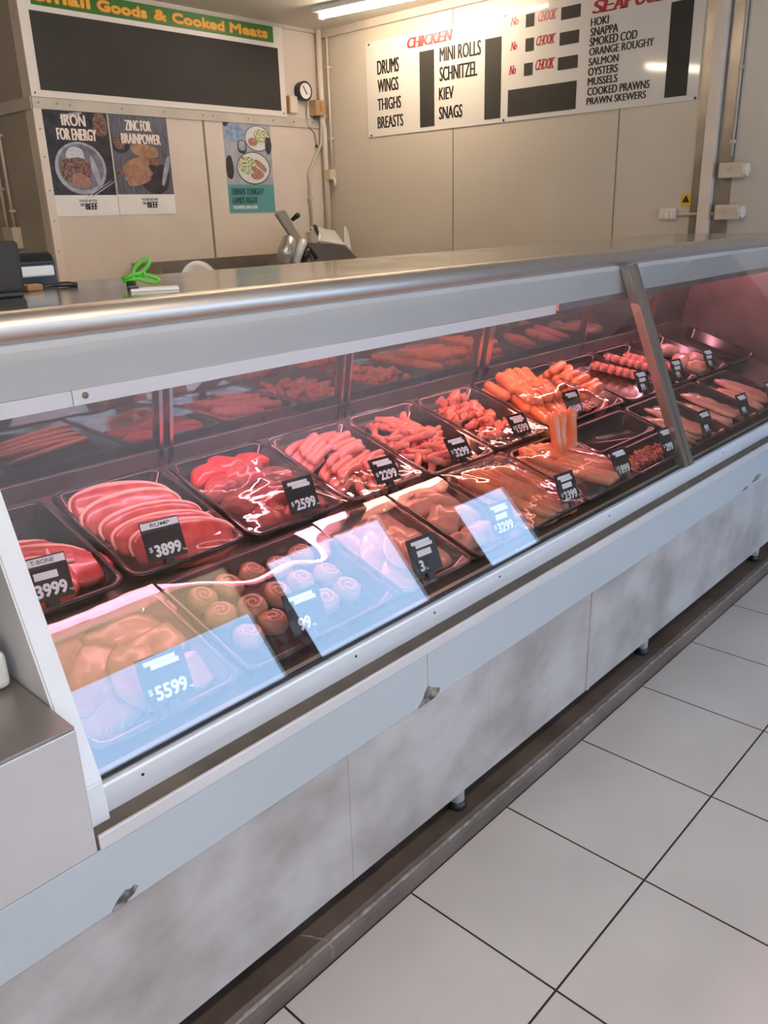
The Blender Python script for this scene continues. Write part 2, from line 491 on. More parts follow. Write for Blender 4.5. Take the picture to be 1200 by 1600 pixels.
def letters(name, body, m, w, h, mw, parent, offset=0.0, shear=0.0, depth=0.0012, serif=False, bold=0.0, ring=4):
    """flat lettering fitted to a w x h box whose lower left corner is the origin of mw (x right, y up, z out)"""
    bm = bmesh.new()
    if serif:
        wid = [0.55 if c == 'I' else (0.75 if c == 'o' else 1.0) for c in body]
        tot = sum(wid) + 0.10 * (len(body) - 1)
        x = 0.0
        for c, wd in zip(body, wid):
            me = text_mesh(c, offset)
            b2 = bmesh.new(); b2.from_mesh(me); bpy.data.meshes.remove(me)
            xs = [v.co.x for v in b2.verts]; ys = [v.co.y for v in b2.verts]
            hh = 0.68 if c == 'o' else 1.0
            lw_, lh = w * wd / tot, h * hh
            iw = lw_ if c != 'I' else lw_ * 0.6
            for v in b2.verts:
                v.co.x = x + (lw_ - iw) / 2 + (v.co.x - min(xs)) / (max(xs) - min(xs)) * iw
                v.co.y = (v.co.y - min(ys)) / (max(ys) - min(ys)) * lh
            tmp = bpy.data.meshes.new('t'); b2.to_mesh(tmp); b2.free()
            bm.from_mesh(tmp); bpy.data.meshes.remove(tmp)
            for fx, fy in SERIF.get(c, []):
                if fy == -1 or (c == 'C' and fy == 1):
                    continue
                sx = x + fx * lw_
                sy = 0.0 if fy == 0 else lh * 0.92
                vs = [bm.verts.new((sx + dx * lw_ * 0.24, sy + dy * lh * 0.08, 0)) for dx, dy in ((-1, 0), (1, 0), (1, 1), (-1, 1))]
                bm.faces.new(vs)
            x += (wd + 0.10) * w / tot
    else:
        me = text_mesh(body, offset)
        bm.from_mesh(me)
        bpy.data.meshes.remove(me)
        xs = [v.co.x for v in bm.verts]; ys = [v.co.y for v in bm.verts]
        for v in bm.verts:
            v.co.x = (v.co.x - min(xs)) / (max(xs) - min(xs)) * w
            v.co.y = (v.co.y - min(ys)) / (max(ys) - min(ys)) * h
            v.co.z = 0
    for v in bm.verts:
        v.co.x += shear * (v.co.y - h / 2)
        v.co.z = depth
    if bold:
        b = bold * h
        for v in bm.verts:       # keep the heavier strokes inside the same box
            v.co.x = b + v.co.x * (w - 2 * b) / w
            if ring > 2: v.co.y = b + v.co.y * (h - 2 * b) / h
        me = bpy.data.meshes.new('t')
        bm.to_mesh(me)
        for k in range(ring):
            a = 2 * math.pi * k / ring
            n0 = len(bm.verts)
            bm.from_mesh(me)
            bm.verts.ensure_lookup_table()
            for v in bm.verts[n0:]:
                v.co.z += 0.00012 * (k + 1)
                v.co.x += b * math.cos(a)
                if ring > 2: v.co.y += b * math.sin(a)
        bpy.data.meshes.remove(me)
    return link(name, bm, m, parent, mw=mw)

def frame(o, x, y, z):
    """matrix with given origin and axis vectors"""
    mw = Matrix.Identity(4)
    for i in range(3):
        mw[i][0] = x[i]; mw[i][1] = y[i]; mw[i][2] = z[i]; mw[i][3] = o[i]
    return mw

# ================================================================== SETTING
CEIL = 2.80
XR = 4.73
YB = 4.95
bm = bmesh.new(); box(bm, -4.0, 9.0, -3.6, 7.1, -0.1, 0.0)
struct(link('floor', bm, MT['tile']))
bm = bmesh.new(); box(bm, -4.1, 9.1, -3.7, 7.2, CEIL, CEIL + 0.1)
struct(link('ceiling', bm, MT['ceiling']))
struct(boxobj('wall_back', MT['wallback'], 2.46, XR, YB, 5.05, 0, CEIL))
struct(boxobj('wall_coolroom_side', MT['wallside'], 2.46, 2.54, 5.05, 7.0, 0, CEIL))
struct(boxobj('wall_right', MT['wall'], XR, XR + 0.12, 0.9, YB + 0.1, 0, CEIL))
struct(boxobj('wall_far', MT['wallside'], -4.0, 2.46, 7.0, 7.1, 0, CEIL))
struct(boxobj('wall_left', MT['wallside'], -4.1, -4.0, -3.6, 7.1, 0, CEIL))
struct(boxobj('wall_return', MT['shopwall'], XR + 0.12, 9.0, 0.9, 1.0, 0, CEIL))
struct(boxobj('wall_shop_end', MT['shopwall'], 9.0, 9.1, -3.6, 1.0, 0, CEIL))
# shop front behind the viewer, with window openings
OPEN = [(-2.6, -0.4, 0.4, 2.1), (1.0, 3.82, 0.5, 2.34), (4.16, 5.70, 0.0, 2.23), (6.68, 7.68, 0.5, 2.03)]
bm = bmesh.new()
xs = [-4.0]
for (a, b, z0, z1) in OPEN:
    box(bm, xs[-1], a, -3.6, -3.5, 0, CEIL)
    if z0 > 0:
        box(bm, a, b, -3.6, -3.5, 0, z0)
    box(bm, a, b, -3.6, -3.5, z1, CEIL)
    xs.append(b)
box(bm, xs[-1], 9.0, -3.6, -3.5, 0, CEIL)
struct(link('wall_front', bm, MT['shopwall']))
for i, (a, b, z0, z1) in enumerate(OPEN):
    w = struct(boxobj('window_%d' % (i + 1) if i != 2 else 'door_1', MT['window'], a, b, -3.565, -3.557, z0, z1))
    fb = bmesh.new()
    for (x0, x1, q0, q1) in ((a, a + 0.03, z0, z1), (b - 0.03, b, z0, z1), (a, b, z0, z0 + 0.05), (a, b, z1 - 0.03, z1)):
        box(fb, x0, x1, -3.58, -3.53, q0, q1)
    struct(link('window_frame' if i != 2 else 'door_frame', fb, MT['steeldark'], w))
bm = bmesh.new()  # translucent sheet added in place of a wooden fascia, to glow in reflections
g0 = None
for k in range(13):
    z = 1.85 + 0.46 * k / 12
    y = -3.545 + 0.004 * math.sin(k * 0.9)
    row = [bm.verts.new((x, y, z)) for x in (1.02, 2.0, 3.0, 3.79)]
    if g0:
        for j in range(3):
            bm.faces.new((g0[j], g0[j + 1], row[j + 1], row[j]))
    g0 = row
tag(link('added_fascia', bm, MT['fascia']), 'added orange translucent blind half drawn over the shop window', 'fascia')
for k, (x, z0, z1, lab) in enumerate(((3.90, 1.15, 1.95, 'crimson poster at the left of the shop front post'), (4.09, 1.15, 2.02, 'crimson poster at the right of the shop front post'))):
    po = boxobj('shop_poster', mat('crimson_print_%d' % k, (0.30, 0.03, 0.05), (0.65, 0.62, 0.66), 9, 0.4, lo=0.45, hi=0.6), x - 0.06, x + 0.06, -3.50, -3.494, z0, z1)
    tag(po, lab, 'poster', 'posters by the shop door')

# ---- trims on the walls
def trim(n, m, *a, bev=0.0):
    return struct(boxobj('trim_%d' % n, m, *a, bev=bev))
trim(1, MT['railgrey'], 2.455, XR - 0.02, YB - 0.012, YB, 2.155, 2.218)
trim(2, MT['trim'], 2.45, 2.50, YB - 0.014, YB + 0.01, 1.0, 2.155)
trim(3, MT['seam'], 3.615, 3.630, YB - 0.003, YB, 0.9, 2.155)
trim(4, MT['railgrey'], 2.448, 2.46, YB, 6.9, 2.155, 2.218)
trim(5, MT['seam'], XR - 0.002, XR, 3.709, 3.715, 0, CEIL)
trim(6, MT['seam'], XR - 0.002, XR, 2.507, 2.513, 0, CEIL)
trim(7, MT['railgrey'], XR - 0.03, XR, 0.95, YB - 0.02, CEIL - 0.05, CEIL)
trim(8, MT['railgrey'], 2.46, XR, YB - 0.03, YB, CEIL - 0.02, CEIL)
trim(9, MT['seam'], 2.0, XR, 3.40, 3.406, CEIL - 0.002, CEIL)
# pilaster on the right wall
trim(10, MT['steeldark'], XR - 0.006, XR, 1.83, 2.043, 0, CEIL)
trim(11, MT['trim'], XR - 0.045, XR - 0.006, 1.92, 1.985, 0, CEIL, bev=0.004)
# rail screws
bm = bmesh.new()
for x in (2.49, 2.60, 2.68, 3.02, 3.32, 3.62, 3.70, 4.0, 4.22, 4.42, 4.6):
    cyl(bm, (x, YB - 0.012, 2.187), (0, -1, 0), 0.006, 0.003, 8)
for z in (2.05, 1.9, 1.72, 1.55, 1.38):
    cyl(bm, (2.475, YB - 0.014, z), (0, -1, 0), 0.005, 0.003, 8)
struct(link('trim_12', bm, MT['steeldark']))

# ---- ceiling lights
def fixture(label, a, b, z, m, wd=0.11, name='ceiling_light'):
    a, b = V(a), V(b)
    d = (b - a); L = d.length; d.normalize()
    n = V((-d.y, d.x, 0))
    root = empty(name, ((a + b) / 2).to_tuple() + (CEIL,) if False else ((a.x + b.x) / 2, (a.y + b.y) / 2, CEIL))
    tag(root, label, 'light', 'fluorescent battens on the ceiling')
    rot = Matrix(((d.x, n.x, 0), (d.y, n.y, 0), (0, 0, 1))).to_4x4()
    root.matrix_world = Matrix.Translation(root.location) @ rot
    boxobj('housing', MT['white'], -L / 2 - 0.03, L / 2 + 0.03, -wd / 2, wd / 2, -0.032, 0, root, 0.004)
    bm = bmesh.new()
    tube(bm, [(-L / 2, 0, z - CEIL), (L / 2, 0, z - CEIL)], 0.019, 12)
    link('tube', bm, m, root, True)
    for s in (-1, 1):
        boxobj('lamp_holder', MT['white'], s * L / 2 - 0.008, s * L / 2 + 0.008, -0.02, 0.02, z - CEIL - 0.02, -0.03, root)
    return root
fixture('bright fluorescent batten on the ceiling near the coolroom corner', (4.22, 4.40), (4.36, 3.22), 2.752, MT['tubelit'])
fixture('short fluorescent batten on the ceiling behind the counter', (0.92, 3.72), (1.55, 3.97), 2.752, MT['tubelit'])
fixture('fluorescent batten over the left of the serving aisle', (1.6, 2.85), (2.8, 2.85), 2.752, MT['tubelit'])
for x, w in ((-1.9, 'left'), (0.5, 'right')):
    fixture('fluorescent batten at the %s of the shop floor' % w, (x - 0.6, -0.55), (x + 0.6, -0.55), 2.752, MT['shoptube'])

# ================================================================== DISPLAY CASE
CX0, CX1 = -1.6, 4.2        # ends of the run
GX0 = 0.46                  # inner face of the left end panel
case = empty('display_case', (1.3, 1.3, 0.0))
tag(case, 'long refrigerated butcher display case with sloping glass front and steel top', 'display case')
OFF = Matrix.Translation((-1.3, -1.3, 0))
def cpart(name, bm, m, smooth=False, parent=None):
    o = link(name, bm, m, case if parent is None else parent, smooth)
    if parent is None:
        o.matrix_local = OFF
    return o
# glass plane
GB, GT = (1.053, 0.722), (1.300, 1.342)
def gl(t, off=0.0):
    dy, dz = GT[0] - GB[0], GT[1] - GB[1]
    l = math.hypot(dy, dz)
    return (GB[0] + dy * t - dz / l * off, GB[1] + dz * t + dy / l * off)
# front panels
for (a, b) in ((CX0, 0.9495), (0.9500, 1.4335), (1.4340, 1.9215), (1.9385, 3.16), (3.1615, CX1)):
    bm = bmesh.new(); box(bm, a, b, 1.014, 1.034, 0.19, 0.512, 0.001, 1)
    cpart('front_panel', bm, MT['panel'])
bm = bmesh.new(); box(bm, 1.922, 1.938, 1.009, 1.030, 0.192, 0.511, 0.002, 1)
cpart('cover_strip', bm, MT['panel'])
bm = bmesh.new(); box(bm, CX0, CX1, 1.010, 1.032, 0.512, 0.634, 0.002)
cpart('bumper_band', bm, MT['band'])
bm = bmesh.new()
box(bm, 0.424, CX1, 1.006, 1.012, 0.636, 0.662, 0.0015)
cpart('bumper_lip', bm, MT['lip'])
bm = bmesh.new(); box(bm, 0.418, CX1, 1.012, 1.06, 0.634, 0.659)
cpart('ledge', bm, MT['ledge'])
bm = bmesh.new()
prism_x(bm, [(1.049, 0.659), (1.049, 0.706), (1.0505, 0.7105), (1.062, 0.716), (1.062, 0.722), (1.075, 0.722), (1.075, 0.659)], 0.46, CX1)
cpart('sill', bm, MT['steelsill'])
bm = bmesh.new()
prism_x(bm, [(1.0505, 0.7195), gl(0.006, 0.0035), gl(0.006, -0.006), (1.062, 0.7195)], GX0, CX1)
cpart('gasket', bm, MT['blackplastic'])
for x in (1.02, 1.27, 1.52, 2.066, 0.53, 2.9, 3.4):
    bm = bmesh.new(); cyl(bm, (x, 1.049, 0.692), (0, -1, 0), 0.0028, 0.0012, 8)
    cpart('sill_screw', bm, MT['blackplastic'])
# glass
def glass(x0, x1):
    bm = bmesh.new()
    prism_x(bm, [gl(0.006, 0.003), gl(1.0, 0.003), gl(1.0, -0.003), gl(0.006, -0.003)], x0, x1)
    return cpart('front_glass', bm, MT['glass'])
glass(GX0, 2.565)
glass(2.63, CX1 - 0.03)
bm = bmesh.new()
prism_x(bm, [gl(-0.01, 0.008), gl(1.015, 0.008), gl(1.015, -0.022), gl(-0.01, -0.022)], 2.566, 2.590)
prism_x(bm, [gl(-0.01, 0.014), gl(1.015, 0.014), gl(1.015, -0.022), gl(-0.01, -0.022)], 2.5915, 2.6065)
prism_x(bm, [gl(-0.01, 0.008), gl(1.015, 0.008), gl(1.015, -0.022), gl(-0.01, -0.022)], 2.608, 2.630)
cpart('glass_mullion', bm, MT['mullion'])
# end panels
def endpanel(x0, x1, m):
    bm = bmesh.new()
    prism_x(bm, [(1.035, 0.664), gl(0, 0.016), gl(1.0, 0.016), (1.345, 1.36), (1.87, 1.36), (1.87, 0.4), (1.035, 0.4)], x0, x1)
    bmesh.ops.bevel(bm, geom=list(bm.edges), offset=0.003, segments=2, affect='EDGES')
    return cpart('end_panel', bm, m)
endpanel(0.424, 0.459, MT['white'])
endpanel(CX1 - 0.03, CX1, MT['deck'])
# top
bm = bmesh.new()
prof = [(1.335 + 0.0245 * math.cos(R(a)), 1.376 + 0.0245 * math.sin(R(a))) for a in range(90, 271, 15)]
prism_x(bm, prof + [(1.36, 1.3515), (1.36, 1.4005)], CX0, CX1)
o = cpart('top_bullnose', bm, MT['steeltube'], True)
bm = bmesh.new(); box(bm, CX0, CX1, 1.3605, 1.93, 1.372, 1.4005, 0.004)
cpart('counter_top', bm, MT['steeltop'])
bm = bmesh.new(); prism_x(bm, [(1.330, 1.352), (1.334, 1.352), (1.322, 1.2665), (1.316, 1.2665)], GX0, CX1 - 0.03)
cpart('valance', bm, MT['valance'])
bm = bmesh.new()
prism_x(bm, [(1.311, 1.266), (1.325, 1.266), (1.325, 1.240), (1.311, 1.240)], GX0, 0.640)
prism_x(bm, [(1.311, 1.266), (1.325, 1.266), (1.325, 1.240), (1.311, 1.240)], 0.642, 2.16)
vs = cpart('valance_strip', bm, MT['white'])
bm = bmesh.new()
cyl(bm, (0.664, 1.311, 1.255), (0, -1, 0), 0.006, 0.0015, 10)
link('rust_spot', bm, MT['rustspot'], vs)
bm = bmesh.new()
prism_x(bm, [(1.314, 1.266), (1.325, 1.266), (1.325, 1.246), (1.314, 1.246)], 2.18, CX1 - 0.03)
cpart('valance_strip', bm, MT['steeldark'])
bm = bmesh.new(); box(bm, GX0, CX1 - 0.03, 1.335, 1.87, 1.345, 1.371)
cpart('canopy_underside', bm, MT['steeldark'])
# pink lamps under the canopy
for (a, b, m) in ((0.70, 1.74, 'pinktube'), (1.80, 2.96, 'redtube'), (3.02, 4.12, 'pinktube')):
    bm = bmesh.new(); tube(bm, [(a, 1.58, 1.300), (b, 1.58, 1.300)], 0.0125, 14)
    t = cpart('case_lamp', bm, MT[m], True)
    bm = bmesh.new()
    box(bm, a - 0.02, b + 0.02, 1.55, 1.61, 1.325, 1.345)
    for x in (a, b):
        box(bm, x - 0.012, x + 0.012, 1.563, 1.597, 1.283, 1.326)
    cpart('lamp_batten', bm, MT['steeldark'])
# deck
DY, DZ, DA = 1.05, 0.70, R(18)
D = Matrix.Translation((0, DY, DZ)) @ Matrix.Rotation(DA, 4, 'X')
bm = bmesh.new()
for p in [bm.verts.new(v) for v in ()]:
    pass
box(bm, GX0, CX1 - 0.03, 0.03, 0.79, -0.02, 0.0)
bm.transform(D)
cpart('deck', bm, MT['deck'])
bm = bmesh.new(); box(bm, GX0, CX1 - 0.03, 1.076, 1.86, 0.45, 0.662)
cpart('tank', bm, MT['steeldark'])
# rear sliding doors, leaning towards the customer at the top
def rd(z, off=0.0):
    return 1.80 - (z - 0.945) * 0.18 - off
XS = [GX0, 1.079, 1.714, 2.402, 3.159, 3.79, CX1 - 0.03]
for i in range(6):
    bm = bmesh.new()
    prism_x(bm, [(rd(0.93), 0.93), (rd(1.345), 1.345), (rd(1.345) + 0.006, 1.345), (rd(0.93) + 0.006, 0.93)], XS[i] + 0.002, XS[i + 1] - 0.002)
    d = cpart('rear_door', bm, MT['reardoor'])
    bm = bmesh.new()
    prism_x(bm, [(rd(0.935, 0.006), 0.935), (rd(0.985, 0.006), 0.985), (rd(0.985), 0.985), (rd(0.935), 0.935)], XS[i] + 0.002, XS[i + 1] - 0.002)
    link('door_rail', bm, MT['steeldark'], d)
for x in XS[1:-1]:
    bm = bmesh.new()
    for q in ((x - 0.004, x + 0.006), (x + 0.026, x + 0.036)) if x < 2 else (((x - 0.006, x + 0.012), (x + 0.045, x + 0.075)) if x < 3 else ((x - 0.006, x + 0.012),)):
        prism_x(bm, [(rd(0.94, 0.016), 0.94), (rd(1.345, 0.016), 1.345), (rd(1.345, 0.001), 1.345), (rd(0.94, 0.001), 0.94)], q[0], q[1])
    cpart('door_post', bm, MT['steel'])
bm = bmesh.new(); box(bm, CX0, CX1, 1.85, 1.875, 0.3, 1.36)
cpart('rear_panel', bm, MT['steeldark'])
# legs
for x in (-0.7, 0.35, 1.405, 2.455, 3.515):
    bm = bmesh.new(); cyl(bm, (x, 1.09, 0.084), (0, 0, 1), 0.020, 0.110, 20)
    lg = cpart('leg', bm, MT['steelsill'], True)
    bm = bmesh.new(); tube(bm, [(x, 1.09, 0.061), (x, 1.09, 0.066), (x, 1.09, 0.078), (x, 1.09, 0.086)], [0.024, 0.026, 0.024, 0.018], 20)
    link('foot', bm, MT['blackplastic'], lg, True)
# chips and stains on the band
def patch(pts, y, m, name, parent):
    bm = bmesh.new(); plate(bm, [(p[0], y, p[1]) for p in pts], (0, -1, 0), 0.0012)
    return link(name, bm, m, parent)
band = [c for c in case.children if c.name.startswith('bumper_band')][0]
patch([(0.424, 0.513), (0.430, 0.521), (0.440, 0.531), (0.452, 0.538), (0.461, 0.534), (0.468, 0.537), (0.474, 0.531), (0.466, 0.522), (0.450, 0.5135)], 1.0092, MT['chip'], 'chip', band)
patch([(1.162, 0.513), (1.180, 0.528), (1.190, 0.548), (1.200, 0.553), (1.212, 0.544), (1.240, 0.530), (1.236, 0.520), (1.222, 0.513)], 1.0092, MT['chip'], 'chip', band)
patch([(3.03, 0.520), (3.06, 0.529), (3.09, 0.527), (3.08, 0.518)], 1.0092, MT['chip'], 'chip', band)
patch([(3.12, 0.530), (3.15, 0.545), (3.19, 0.548), (3.22, 0.540), (3.20, 0.528), (3.16, 0.526)], 1.0092, MT['chip'], 'chip', band)
bm = bmesh.new(); box(bm, 1.1965, 1.1975, 1.0095, 1.011, 0.545, 0.634)
link('joint', bm, MT['seam'], band)

# plinth (coved vinyl)
bm = bmesh.new()
prism_x(bm, [(1.030, 0.0), (1.030, 0.035), (1.036, 0.052), (1.048, 0.060), (1.85, 0.061), (1.85, 0.0)], CX0, CX1)
pl = link('plinth', bm, MT['kick'])
tag(pl, 'brown vinyl covered floor plinth running under the display case', 'plinth')
bm = bmesh.new()
rnd = random.Random(3)
tube(bm, [(CX0 + i * 0.06, 1.0372 , 0.0508) for i in range(int((CX1 - CX0) / 0.06))], [0.0045 + 0.0035 * noise.noise(V((i * 0.9, 0, 0))) for i in range(int((CX1 - CX0) / 0.06))], 8)
link('worn_edge', bm, MT['kickworn'], pl)
bm = bmesh.new()
tube(bm, [(0.855, 1.09, 0.0605), (0.868, 1.07, 0.0612), (0.872, 1.058, 0.0610), (0.884, 1.044, 0.058), (0.886, 1.0355, 0.05), (0.893, 1.0305, 0.035), (0.888, 1.0295, 0.012)], [0.0008, 0.002, 0.0014, 0.003, 0.0025, 0.003, 0.001], 6)
link('cracked_seam', bm, MT['kickworn'], pl)

# left service counter, a lower steel unit butted to the case
ct = empty('service_counter', (-0.59, 1.3, 0.64))
tag(ct, 'low stainless steel service counter butted to the left end of the case', 'counter')
o = boxobj('counter_body', MT['box'], CX0, 0.420, 1.008, 1.845, 0.636, 0.853, ct, 0.002); o.matrix_local = Matrix.Translation((0.59, -1.3, -0.64))
o = boxobj('counter_surface', MT['boxtop'], CX0, 0.4195, 1.010, 1.845, 0.8535, 0.858, ct, 0.001); o.matrix_local = Matrix.Translation((0.59, -1.3, -0.64))
# scale on it
sc_ = empty('weighing_scale', (0.25, 1.30, 0.858))
tag(sc_, 'cream electronic scale housing on the low steel service counter', 'scale')
bm = bmesh.new(); box(bm, -0.2, 0.158, -0.125, 0.13, 0.004, 0.066, 0.012, 3); box(bm, -0.2, 0.150, -0.118, 0.12, 0.066, 0.094, 0.010, 3)
link('housing', bm, MT['scale'], sc_, False)
bm = bmesh.new(); box(bm, -0.19, 0.13, -0.10, 0.12, 0.0945, 0.118, 0.006)
link('platter', bm, MT['blackplastic'], sc_)
for sx in (-0.16, 0.12):
    for sy in (-0.09, 0.09):
        bm = bmesh.new(); cyl(bm, (sx, sy, 0.0), (0, 0, 1), 0.012, 0.006, 10)
        link('foot', bm, MT['blackplastic'], sc_)

# ================================================================== TRAYS
def rrect(w, l, r, n=5):
    out = []
    for (cx, cy, a0) in ((w / 2 - r, l / 2 - r, 0), (-w / 2 + r, l / 2 - r, 90), (-w / 2 + r, -l / 2 + r, 180), (w / 2 - r, -l / 2 + r, 270)):
        for k in range(n):
            a = R(a0 + 90 * k / (n - 1))
            out.append((cx + r * math.cos(a), cy + r * math.sin(a)))
    return out

def tray_bm(w, l, h):
    bm = bmesh.new()
    prof = [(-0.030, 0.0), (-0.012, h - 0.006), (0.0, h - 0.005), (0.0, h), (-0.010, h), (-0.014, h - 0.003), (-0.032, 0.003)]
    rings = []
    for off, z in prof:
        rings.append([bm.verts.new((x, y, z)) for x, y in rrect(w + 2 * off, l + 2 * off, 0.030 + off * 0.5)])
    n = len(rings[0])
    for a, b in zip(rings, rings[1:]):
        for k in range(n):
            bm.faces.new((a[k], a[(k + 1) % n], b[(k + 1) % n], b[k]))
    bm.faces.new(list(reversed(rings[0])))
    bm.faces.new(rings[-1])
    return bm

def tray(label, x0, x1, s0, s1, m='blacktray', h=0.047, group=None):
    mw = D @ Matrix.Translation(((x0 + x1) / 2, (s0 + s1) / 2, 0.0005))
    o = link('meat_tray', tray_bm(x1 - x0, s1 - s0, h), MT[m], None, True, mw)
    return tag(o, label, 'tray', group)

def film(label, x0, x1, s0, s1, h, amp, seed, m='film', f=7.0, nx=26, ny=30, sag=0.0, extra=None):
    bm = bmesh.new()
    g = []
    for j in range(ny + 1):
        row = []
        for i in range(nx + 1):
            x = x0 + (x1 - x0) * i / nx
            s = s0 + (s1 - s0) * j / ny
            u, v = i / nx, j / ny
            e = min(1.0, 4 * min(u, 1 - u, v, 1 - v))
            z = h + amp * e * noise.noise(V((x * f + seed * 3.3, s * f, seed))) - sag * math.sin(math.pi * u) * math.sin(math.pi * v)
            if extra: z += extra(u, v)
            row.append(bm.verts.new((x - (x0 + x1) / 2, s - (s0 + s1) / 2, z - h)))
        g.append(row)
    for j in range(ny):
        for i in range(nx):
            bm.faces.new((g[j][i], g[j][i + 1], g[j + 1][i + 1], g[j + 1][i]))
    o = link('plastic_film', bm, MT[m], None, True, D @ Matrix.Translation(((x0 + x1) / 2, (s0 + s1) / 2, h)))
    return tag(o, label, 'film')

# ---- price tags
def price_tag(label, x, s, price, header=None, patch_=True, small='kg', w=0.088, hgt=0.084, tilt=48, rz=-4, h=0.047, dollar=True, ph=0.026, header_patch=True):
    mw = D @ Matrix.Translation((x, s, h)) @ Matrix.Rotation(R(rz), 4, 'Z') @ Matrix.Rotation(R(tilt), 4, 'X')
    root = empty('price_tag', mw=mw)
    tag(root, label, 'price tag', 'price tags in the meat case')
    b0 = 0.010
    boxobj('card', MT['blackplastic'], -w / 2, w / 2, b0, b0 + hgt, -0.0015, 0.0015, root, 0.001)
    bm = bmesh.new()
    box(bm, -0.014, 0.014, -0.012, 0.016, -0.004, -0.0016, 0.0008)
    box(bm, -0.010, 0.010, -0.012, 0.012, 0.0016, 0.004, 0.0008)
    link('clip', bm, MT['blackplastic'], root)
    top = b0 + hgt
    if header:
        boxobj('header_strip', MT['cardwhite'], -w / 2 + 0.002, w / 2 - 0.002, top - 0.017, top - 0.003, 0.0016, 0.0022, root)
        letters('header_words', header, MT['ink'], w * 0.5, 0.008, Matrix.Translation((-w * 0.25, top - 0.014, 0.0016)), root, 0.01)
    elif header_patch:
        boxobj('header_strip', MT['cardwhite'], -w * 0.36, w * 0.30, top - 0.016, top - 0.008, 0.0016, 0.0022, root)
        boxobj('header_strip', MT['cardwhite'], -w * 0.24, w * 0.36, top - 0.0245, top - 0.0163, 0.0016, 0.0022, root)
    if patch_:
        boxobj('white_sticker', MT['cardwhite'], -w * 0.25, w * 0.25, b0 + ph + 0.014, b0 + ph + 0.028, 0.0016, 0.0021, root)
    pw = w * 0.68 * len(price) / 4.0
    x0 = -w * 0.30
    letters('price_digits', price, MT['cardwhite'], pw, ph, Matrix.Translation((x0, b0 + 0.007, 0.0012)), root, 0.0, bold=0.055, ring=6)
    if dollar:
        letters('dollar_sign', '$', MT['cardwhite'], 0.008, 0.012, Matrix.Translation((x0 - 0.011, b0 + 0.007 + ph * 0.45, 0.0012)), root, 0.01)
    if small:
        letters('unit_words', small, MT['cardwhite'], 0.008, 0.006, Matrix.Translation((x0 + pw + 0.002, b0 + 0.008, 0.0012)), root, 0.01)
    return root

# ---- meat makers
def place(x, s, h, rz=0, tilt=0, roll=0):
    return D @ Matrix.Translation((x, s, h)) @ Matrix.Rotation(R(rz), 4, 'Z') @ Matrix.Rotation(R(tilt), 4, 'X') @ Matrix.Rotation(R(roll), 4, 'Y')

def sausage_mesh(L, r, bend, m, seed, name='sausage'):
    bm = bmesh.new()
    pts, rad = [], []
    n = 13
    for i in range(n):
        t = i / (n - 1)
        x = (t - 0.5) * L
        y = bend * (1 - (2 * t - 1) ** 2) + 0.0015 * noise.noise(V((t * 4, seed, 0)))
        e = min(t, 1 - t) * L / r
        k = math.sqrt(max(0.0, 1 - (1 - min(e, 1.0)) ** 2)) if e < 1 else 1.0
        pts.append((x, y, 0)); rad.append(max(0.15, k) * r * (1 + 0.05 * noise.noise(V((t * 6, seed * 2.2, 1)))))
    tube(bm, pts, rad, 12)
    return link(name, bm, m, None, True)

def strip_mesh(seed, L, r, m, name):
    rnd = random.Random(seed)
    bm = bmesh.new()
    pts, rad = [], []
    b = rnd.uniform(-0.3, 0.3) * L
    for i in range(7):
        t = i / 6
        pts.append(((t - 0.5) * L, b * (t - 0.5) ** 2 + rnd.uniform(-1, 1) * r * 0.3, rnd.uniform(-1, 1) * r * 0.3))
        rad.append(r * (0.45 + 0.7 * math.sin(math.pi * (0.12 + 0.76 * t))) * rnd.uniform(0.8, 1.15))
    rings = tube(bm, pts, rad, 7)
    for v in bm.verts:
        v.co += V(noise.noise_vector(v.co * 70 + V((seed * 3.7, 0, 0)))) * r * 0.35
    return link(name, bm, m, None, True)

def chunk_mesh(seed, a, m, name):
    rnd = random.Random(seed)
    bm = bmesh.new()
    box(bm, -a * rnd.uniform(.4, .65), a * rnd.uniform(.4, .65), -a * rnd.uniform(.35, .5), a * rnd.uniform(.35, .5), -a * 0.4, a * 0.4, a * 0.16, 2)
    for v in bm.verts:
        v.co += V(noise.noise_vector(v.co * 45 + V((seed * 5.7, 0, 0)))) * a * 0.3
    return link(name, bm, m, None, True)

def slice_mesh(name, outline, T, m, seed, fat=None, fat_r=0.007, fat_m='fat', dome=0.05, rough=0.002):
    bm = bmesh.new(); slab(bm, outline, T, dome, rough, seed)
    o = link(name, bm, m, None, True)
    if fat:
        n = len(outline)
        pts = [(outline[k % n][0] * 1.0, outline[k % n][1] * 1.0, T * 0.55) for k in range(fat[0], fat[1] + 1)]
        q = len(pts)
        rad = [fat_r * (0.45 + 0.65 * math.sin(math.pi * (i + 0.4) / (q - 0.2))) for i in range(q)]
        bm = bmesh.new(); tube(bm, pts, rad, 8)
        link('fat_rim', bm, MT[fat_m], o, True)
    return o

